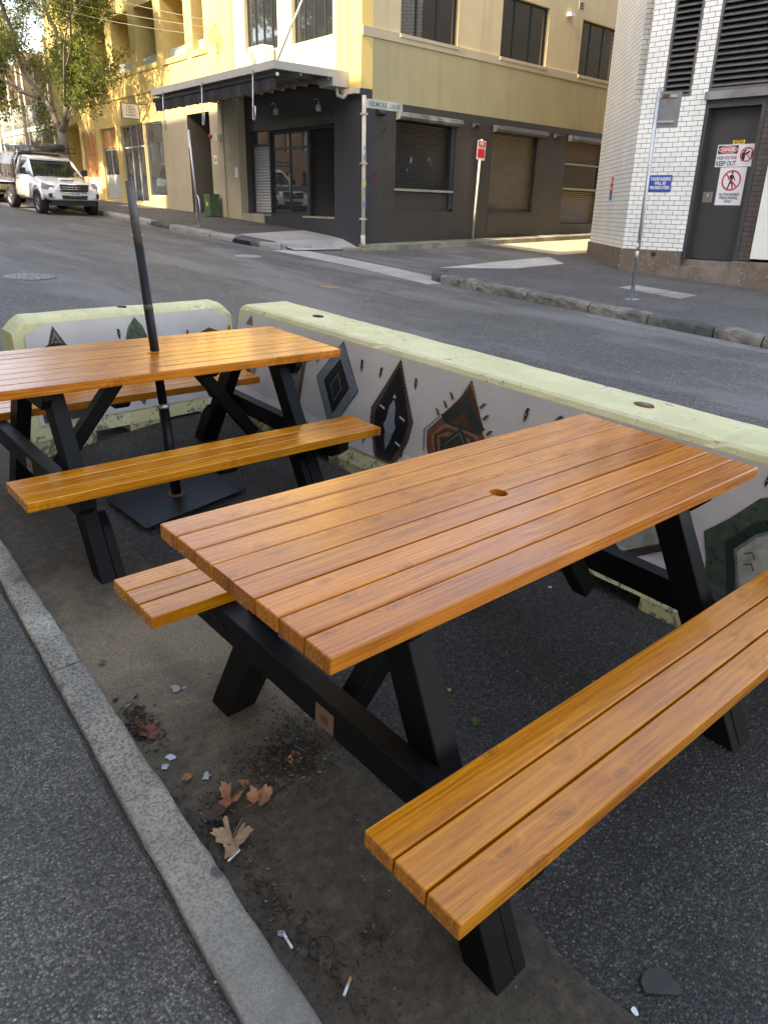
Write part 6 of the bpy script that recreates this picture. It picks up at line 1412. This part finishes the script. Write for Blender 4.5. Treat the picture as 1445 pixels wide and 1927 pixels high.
# second parked car
c2 = thing('parked_wagon', 'white wagon with a yellow number plate, parked behind the ute', 'car', (9.25, 32.2, SL * 32.2 - .003), (TILT, 0, 0))
mb = MB(); loft(mb, [rrect(0, .66, .34, .70, 0, .07), rrect(0, .84, .30, .84, .12, .09, .76), rrect(0, .90, .30, .95, .5, .10, .80), rrect(0, .90, .30, 1.02, 1.1, .10, .82), rrect(0, .90, .28, 1.04, 4.2, .08, .86), rrect(0, .84, .34, .98, 4.5, .08, .8)]); mb.build('body', M_car, c2)
mb = MB(); loft(mb, [[(-.78, .95, 1.0), (.78, .95, 1.0), (.76, 1.0, 1.04), (-.76, 1.0, 1.04)], [(-.84, 1.8, 1.02), (.84, 1.8, 1.02), (.66, 1.75, 1.54), (-.66, 1.75, 1.54)], [(-.84, 4.2, 1.02), (.84, 4.2, 1.02), (.66, 4.0, 1.56), (-.66, 4.0, 1.56)]], smooth=False); mb.build('glasshouse', M_cglass, c2)
mb = MB(); loft(mb, [rrect(0, .66, 1.52, 1.58, 1.68, .03), rrect(0, .69, 1.54, 1.64, 2.2, .04), rrect(0, .68, 1.53, 1.62, 4.05, .04)]); mb.build('roof', M_car, c2)
for sx in (-1, 1):
    mb = MB(); mb.tube([(sx * .80, .96, 1.02), (sx * .66, 1.72, 1.55)], .035, 6); mb.build('pillar', M_car, c2)
    mb = MB(); loft(mb, [[(sx * .55, -.01, .80), (sx * .76, .06, .82), (sx * .78, .08, .68), (sx * .55, .0, .66)], [(sx * .6, .10, .84), (sx * .85, .4, .88), (sx * .89, .4, .72), (sx * .6, .2, .66)]], smooth=False); mb.build('headlight', M_lampg, c2)
    for yy in (.85, 3.6): wheel(c2, sx * .78, yy, .33, .21, sx)
mb = MB(); mb.box(-.5, .5, -.02, .05, .36, .46); mb.box(-.46, .46, -.015, .05, .66, .74); mb.build('grille', M_plast, c2)
mb = MB(); mb.box(-.19, .19, -.04, -.025, .50, .60); pl = mb.build('number_plate', M_platey, c2); text_mesh('lettering', 'BR 47 KD', .08, M_ink, Matrix.Translation((0, -.0405, .55)) @ Matrix.Rotation(math.pi / 2, 4, 'X'), pl, .32, .002, world=False) if 0 else None

# ---------------------------------------------------------------- street furniture
def flange(mb, c, r=.08):
    mb.box(c[0] - r, c[0] + r, c[1] - r, c[1] + r, c[2], c[2] + .012)
pr_ = thing('sign_post', 'galvanised post with the grey back of a parking sign, in front of the white brick', 'sign post', (11.72, 7.0, .535), (0, 0, 0), 'street sign posts')
mb = MB(); mb.tube([(0, 0, 0), (.0, 0.03, 3.15)], .03, 12); mb.box(-.12, .12, -.09, .09, 0, .012)
for k in range(12): mb.lathe([(.006, 0), (.006, .004)], (0, 0, 0), 6, Matrix.Translation((-.031, 0.0 + .03 * k / 12, .15 + k * .26)) @ Matrix.Rotation(-math.pi / 2, 4, 'Y'))
mb.build('post', M_steel, pr_)
mb = MB(); Ms = Matrix.Translation((.035, .02, 2.62)) @ Matrix.Rotation(R(-62), 4, 'Z')
mb.prism([(-.06, .0), (-.045, -.02), (.30, -.02), (.315, .0), (.315, .46), (.30, .48), (-.045, .48), (-.06, .46)], 0, .004, lambda a, b_, h: Ms @ Vector((a, h, b_))); sb = mb.build('sign_plate', mk('sign_back', (.22, .22, .23), .5, .15, 8, .05, 50, .4), pr_)
mb = MB(); 
for z in (.05, .40): mb.box(-.06, .25, -.02, -.001, z, z + .035, Ms)
mb.build('bracket', M_steel, sb); mb = MB(); mb.prism([(.02, .42), (.05, .395), (.12, .395), (.15, .42), (.12, .445), (.05, .445)], -.022, -.024, lambda a, b_, h: Ms @ Vector((a, h, b_))); mb.build('rust_stain', M_rust, sb)
mb = MB(); mb.tube([(0, .008, .68), (0, .0095, .78)], .0315, 12); mb.tube([(0, .0105, .82), (0, .012, .90)], .0315, 12); mb.build('sticker', M_platew, pr_)
pl_ = thing('sign_post', 'leaning post with a narrow pink parking sign and a bike hoop', 'sign post', (11.03, 20.7, pav_yz(11.03, 20.7)), (0, 0, 0), 'street sign posts')
mb = MB(); mb.tube([(0, 0, 0), (.0, .20, 2.50)], .032, 12); mb.lathe([(.16, 0), (.16, .008), (.04, .012)], (0, 0, 0), 16); mb.build('post', M_steel, pl_)
mb = MB(); Ms2 = Matrix.Translation((0, .18, 2.05)) @ Matrix.Rotation(R(75), 4, 'Z'); mb.box(.03, .25, -.002, .002, 0, .42, Ms2); sg_ = mb.build('sign_plate', flat('parking_sign', (.62, .55, .62), .5), pl_)
for k, (tx, z) in enumerate((('2P', .33), ('8AM-6PM', .25), ('MON-FRI', .19), ('PERMIT', .12))): text_mesh('lettering', tx, .07 if k == 0 else .04, flat('sign_pink', (.5, .1, .18), .5) if k == 0 else bpy.data.materials['sign_pink'], Ms2 @ Matrix.Translation((.14, -.003, z)) @ Matrix.Rotation(math.pi / 2, 4, 'X'), sg_, None, .001, world=False)
hp2 = MB(); cc = Vector((0, .07, .50)); hp2.tube([cc + Vector((.0 + .16 * math.sin(q) * .5, .26 * math.sin(q) - .08, .32 * math.cos(q))) for q in lin(0, 2 * math.pi, 28)], .024, 8, cap=False); hp2.build('bike_hoop', M_steel, pl_)
red = thing('no_stopping_sign', 'red and white NO STOPPING sign on a pale post against the charcoal lane wall', 'sign post', (18.9, 17.45 - .62, lz(18.9, 16.83) + .1), (0, 0, 0), 'street sign posts')
# wall stands at y = 16.0 there: post just in front of it
red.location = (17.30, 15.72, lz(17.3, 15.72) + .12)
mb = MB(); mb.tube([(-.10, 0, 0), (.03, 0, 2.66)], .032, 12); mb.build('post', mk('pale_post', (.50, .50, .44), .45, .1, 10, .05, 40, .3), red)
Mr = Matrix.Translation((-.02, -.045, 2.13)) @ Matrix.Rotation(R(3), 4, 'Y')
mb = MB(); mb.prism([(-.17, .02), (-.15, 0), (.15, 0), (.17, .02), (.17, .48), (.15, .50), (-.15, .50), (-.17, .48)], 0, .004, lambda a, b_, h: Mr @ Vector((a, h, b_))); rp = mb.build('sign_plate', flat('sign_rim_white', (.70, .62, .60), .5), red)
mb = MB()
for z0, z1 in ((.345, .475), (.055, .285)): mb.box(-.145, .145, -.0015, -.0005, z0, z1, Mr)
mb.build('red_field', flat('sign_bright_red', (.62, .02, .03), .45), rp)
text_mesh('lettering', 'NO', .11, M_platew, Mr @ Matrix.Translation((0, -.003, .41)) @ Matrix.Rotation(math.pi / 2, 4, 'X'), rp, .15, .004, world=False)
text_mesh('lettering', 'STOPPING', .05, flat('sign_red_ink', (.6, .05, .05), .5), Mr @ Matrix.Translation((0, -.002, .315)) @ Matrix.Rotation(math.pi / 2, 4, 'X'), rp, .26, .001, world=False)
# green pillar box
gb = thing('utility_cabinet', 'small green utility cabinet beside the dark doorway', 'utility box', tuple(Y1.p(7.55, 1.55, .30)), (0, 0, R(-1.5)))
M_gcab = mk('green_cabinet', (.045, .10, .055), .5, .15, 6, .05, 50, tint=(.08, .14, .085))
mb = MB(); mb.box(-.17, .17, -.20, .20, .08, .62); mb.build('cabinet', M_gcab, gb, bevel=.01); mb = MB(); mb.box(-.19, .19, -.22, .22, 0, .08); mb.build('base', M_gcab, gb); mb = MB(); mb.box(-.185, .185, -.215, .215, .60, .66); mb.build('lid', M_gcab, gb, bevel=.012)
mb = MB(); mb.box(-.174, -.171, -.07, .05, .30, .42); mb.build('warning_sticker', M_yel, gb)
cnn = thing('traffic_cone', 'orange traffic cone standing just inside the dark doorway', 'traffic cone', tuple(Y1.p(8.3, 1.62, -.5)))
mb = MB(); mb.lathe([(.16, 0), (.15, .03), (.11, .03), (.03, .48), (.02, .49)], (0, 0, 0), 18); mb.build('cone', flat('cone_orange', (.45, .09, .02), .6), cnn)

# ---------------------------------------------------------------- tree
M_bark = mk('grey_bark', (.12, .105, .085), .9, .4, 4, .8, 35, tint=(.20, .18, .15)); 
m, t, b = nodes('foliage')
at = t.nodes.new('ShaderNodeAttribute'); at.attribute_name = 'rnd'
c = ramp(t, at.outputs['Fac'], [(0, (.035, .058, .014)), (.45, (.08, .12, .024)), (.8, (.16, .20, .04)), (1, (.26, .26, .06))])
L(t, c, b.inputs['Base Color']); b.inputs['Roughness'].default_value = .5
tr = t.nodes.new('ShaderNodeBsdfTranslucent'); L(t, mixc(t, .5, c, (.25, .30, .03)), tr.inputs[0]); mx = t.nodes.new('ShaderNodeMixShader'); mx.inputs[0].default_value = .35
out = t.nodes['Material Output']; L(t, b.outputs[0], mx.inputs[1]); L(t, tr.outputs[0], mx.inputs[2]); L(t, mx.outputs[0], out.inputs[0]); M_leaf = m
def tree(name, label, base, trunk_pts, limbs, clumps, seed, leaf=.10, n_per=260):
    rr = random.Random(seed); t = thing(name, label, 'tree', base, group='street trees'); B = Vector(base)
    mb = MB(); mb.tube([Vector(p) - B for p, r in trunk_pts], [r for p, r in trunk_pts], 12); mb.build('trunk', M_bark, t)
    ends = []
    def grow(p, d, r, ln, depth):
        pts = [p]; q = p
        for _ in range(4):
            d = (d + Vector((rr.uniform(-.3, .3), rr.uniform(-.3, .3), rr.uniform(-.15, .25)))).normalized(); q = q + d * ln / 4; pts.append(q)
        mb.tube(pts, [r * (1 - .16 * k) for k in range(5)], 6 if depth else 8)
        if depth < 2:
            for _ in range(3): grow(pts[rr.choice((2, 3, 4))], (d + Vector((rr.uniform(-.9, .9), rr.uniform(-.9, .9), rr.uniform(-.3, .7)))).normalized(), r * .5, ln * .62, depth + 1)
        else: ends.extend((pts[2], pts[4]))
    mb = MB()
    for pts, r0, r1, gr in limbs:
        P = [Vector(p) - B for p in pts]; n = len(P); mb.tube(P, [r0 + (r1 - r0) * k / (n - 1) for k in range(n)], 9)
        if gr:
            for k in range(gr): 
                i = rr.randint(1, n - 1); grow(P[i], ((P[i] - P[i - 1]).normalized() + Vector((rr.uniform(-.7, .7), rr.uniform(-.7, .7), rr.uniform(-.2, .8)))).normalized(), r1 * .7, rr.uniform(1.2, 2.0), 0)
    mb.build('limbs', M_bark, t)
    cl = [(e, .42) for e in ends] + [(Vector(c_) - B, s_) for c_, s_ in clumps]
    mb = MB()
    for c_, s_ in cl:
        br = rr.uniform(-.25, .25); nn = int(n_per * (s_ / .42) ** 2 * rr.uniform(.5, 1.2))
        sub = [c_ + Vector((rr.gauss(0, s_ * .6), rr.gauss(0, s_ * .6), rr.gauss(0, s_ * .45))) for _ in range(7)]
        for _ in range(nn):
            p = rr.choice(sub) + Vector((rr.gauss(0, s_ * .28), rr.gauss(0, s_ * .28), rr.gauss(0, s_ * .30)))
            a = Vector((rr.gauss(0, 1), rr.gauss(0, 1), rr.gauss(-.5, .8))).normalized(); w2 = a.cross(Vector((rr.gauss(0, 1), rr.gauss(0, 1), rr.gauss(0, 1)))).normalized(); l_ = leaf * rr.uniform(.6, 1.3)
            mb.cr = min(1, max(0, .45 + br + rr.gauss(0, .2)))
            mb.face([mb.vert(p - a * l_), mb.vert(p + w2 * l_ * .32), mb.vert(p + a * l_), mb.vert(p - w2 * l_ * .32)])
    mb.build('crown', M_leaf, t, recalc=False); return t
X = 11.4
bz = pav_yz(X, 31.4)
T = lambda y, z, dx=0: (X + dx, y, z)
limbs = [([T(31.66, 4.3), T(32.1, 4.75), T(32.72, 5.37), T(33.2, 5.9, -.2), T(33.68, 6.31, -.4), T(33.9, 7.0, -.5), T(33.74, 7.8, -.6), T(34.0, 8.8, -.8), T(34.4, 9.8, -.8)], .11, .04, 6),
         ([T(33.2, 5.55, -.1), T(34.0, 5.8, -.4), T(35.0, 6.2, -.7), T(36.2, 6.9, -1.0), T(37.4, 7.8, -1.2)], .07, .03, 6),
         ([T(32.72, 5.37), T(33.6, 5.5, .2), T(34.8, 5.75, .4), T(36.0, 5.9, .5), T(37.6, 6.2, .5)], .06, .025, 5),
         ([T(31.66, 4.35), T(31.2, 4.55), T(30.85, 5.0), T(30.95, 5.45, .1), T(31.31, 5.75, .2), T(31.2, 6.5, .2), T(31.3, 7.3, .2), T(31.8, 8.2, .1), T(32.2, 9.4)], .13, .04, 6),
         ([T(31.15, 5.6, .15), T(30.51, 5.85, .2), T(30.3, 6.4, .2), T(29.9, 7.0, .1), T(29.47, 7.6), T(28.9, 8.6, -.2)], .07, .03, 6),
         ([T(30.9, 5.1), T(30.3, 5.4, -.2), T(29.5, 6.1, -.4), T(28.7, 6.7, -.6), T(27.8, 7.3, -.7)], .05, .025, 5)]
clumps = [(T(y, z, rx), s_) for y, z, rx, s_ in ((31.9, 4.9, -.2, .30), (32.3, 5.4, -.2, .34), (32.1, 4.3, -.1, .28), (32.6, 6.0, -.2, .34), (32.0, 3.9, 0, .22), (27.4, 5.9, -.4, .42), (28.2, 5.9, -.3, .45), (28.6, 6.6, -.2, .5), (27.6, 6.7, -.3, .45), (29.4, 6.2, 0, .42), (29.8, 7.0, .1, .45), (28.3, 7.4, 0, .5), (27.0, 7.9, -.2, .5), (29.4, 8.0, 0, .5), (30.8, 8.3, 0, .55), (32.6, 8.4, 0, .55), (34.0, 7.2, -.5, .55), (35.5, 6.8, -.6, .6), (36.8, 7.2, -.7, .65), (35.0, 8.2, -.6, .65), (36.5, 8.8, -.7, .7), (34.0, 9.4, -.5, .6), (31.0, 9.6, 0, .6), (29.0, 9.4, 0, .6), (37.5, 6.4, -.5, .5), (38.0, 8.2, -.6, .6), (33.2, 6.6, -.4, .4), (30.3, 5.4, .2, .3))]
tree('street_tree', 'leafy street tree with a forked grey trunk on the pavement behind the ute', (X, 31.4, bz), [(T(31.35, bz - .3), .24), (T(31.30, bz + .5), .19), (T(31.45, bz + 1.3), .17), (T(31.55, 3.8), .17), (T(31.66, 4.4), .16)], limbs, clumps, 5, .068, 125)
# the second tree, farther up, only its low branches reach into view
b2 = pav_yz(X, 39.5)
tree('street_tree', 'second street tree with low foliage at the left edge, farther up the street', (X, 40.2, b2), [(T(40.2, b2 - .3), .2), (T(40.1, b2 + 1.5), .16), (T(40.0, 5.2), .14)],
     [([T(40.0, 5.0), T(39.4, 5.6), T(38.8, 5.9, -.2), T(38.2, 6.0, -.3)], .07, .03, 3), ([T(40.0, 5.0), T(40.4, 6.4), T(40.6, 7.6)], .08, .03, 4)],
     [(T(38.5, 5.6, -.3), .5), (T(38.9, 6.4, -.3), .5), (T(39.6, 6.9), .6), (T(40.4, 7.8), .7), (T(41.2, 6.8), .6), (T(38.1, 5.2, -.3), .38)], 9, .09, 200)
# tall trees on the near footpath: outside the view, they shade and are mirrored in the shopfronts
rq = random.Random(77)
for k, (x, y, h) in enumerate(((-1.2, 31.5, 17.5), (-1.6, 40.0, 17.0))):
    g0 = zn(x, y); cl = [((x + rq.gauss(0, 1.7), y + rq.gauss(0, 2.3), h - 3.2 + rq.uniform(-3.4, 2.2)), rq.uniform(.5, .85)) for _ in range(34)]
    lb = [([(x, y, g0 + 5), (x + rq.uniform(-1, 1), y + d, g0 + 8), (x + rq.uniform(-2, 2), y + 1.8 * d, h - 2)], .14, .05, 2) for d in (-1.3, -.4, .6, 1.4)]
    tree('plane_tree', ('tall plane tree on the near footpath opposite the shop window', 'tall plane tree on the near footpath farther up the street')[k], (x, y, g0), [((x, y, g0 - .2), .26), ((x, y, g0 + 2.5), .2), ((x, y, g0 + 5.2), .17)], lb, cl, 31 + k, .17, 110)
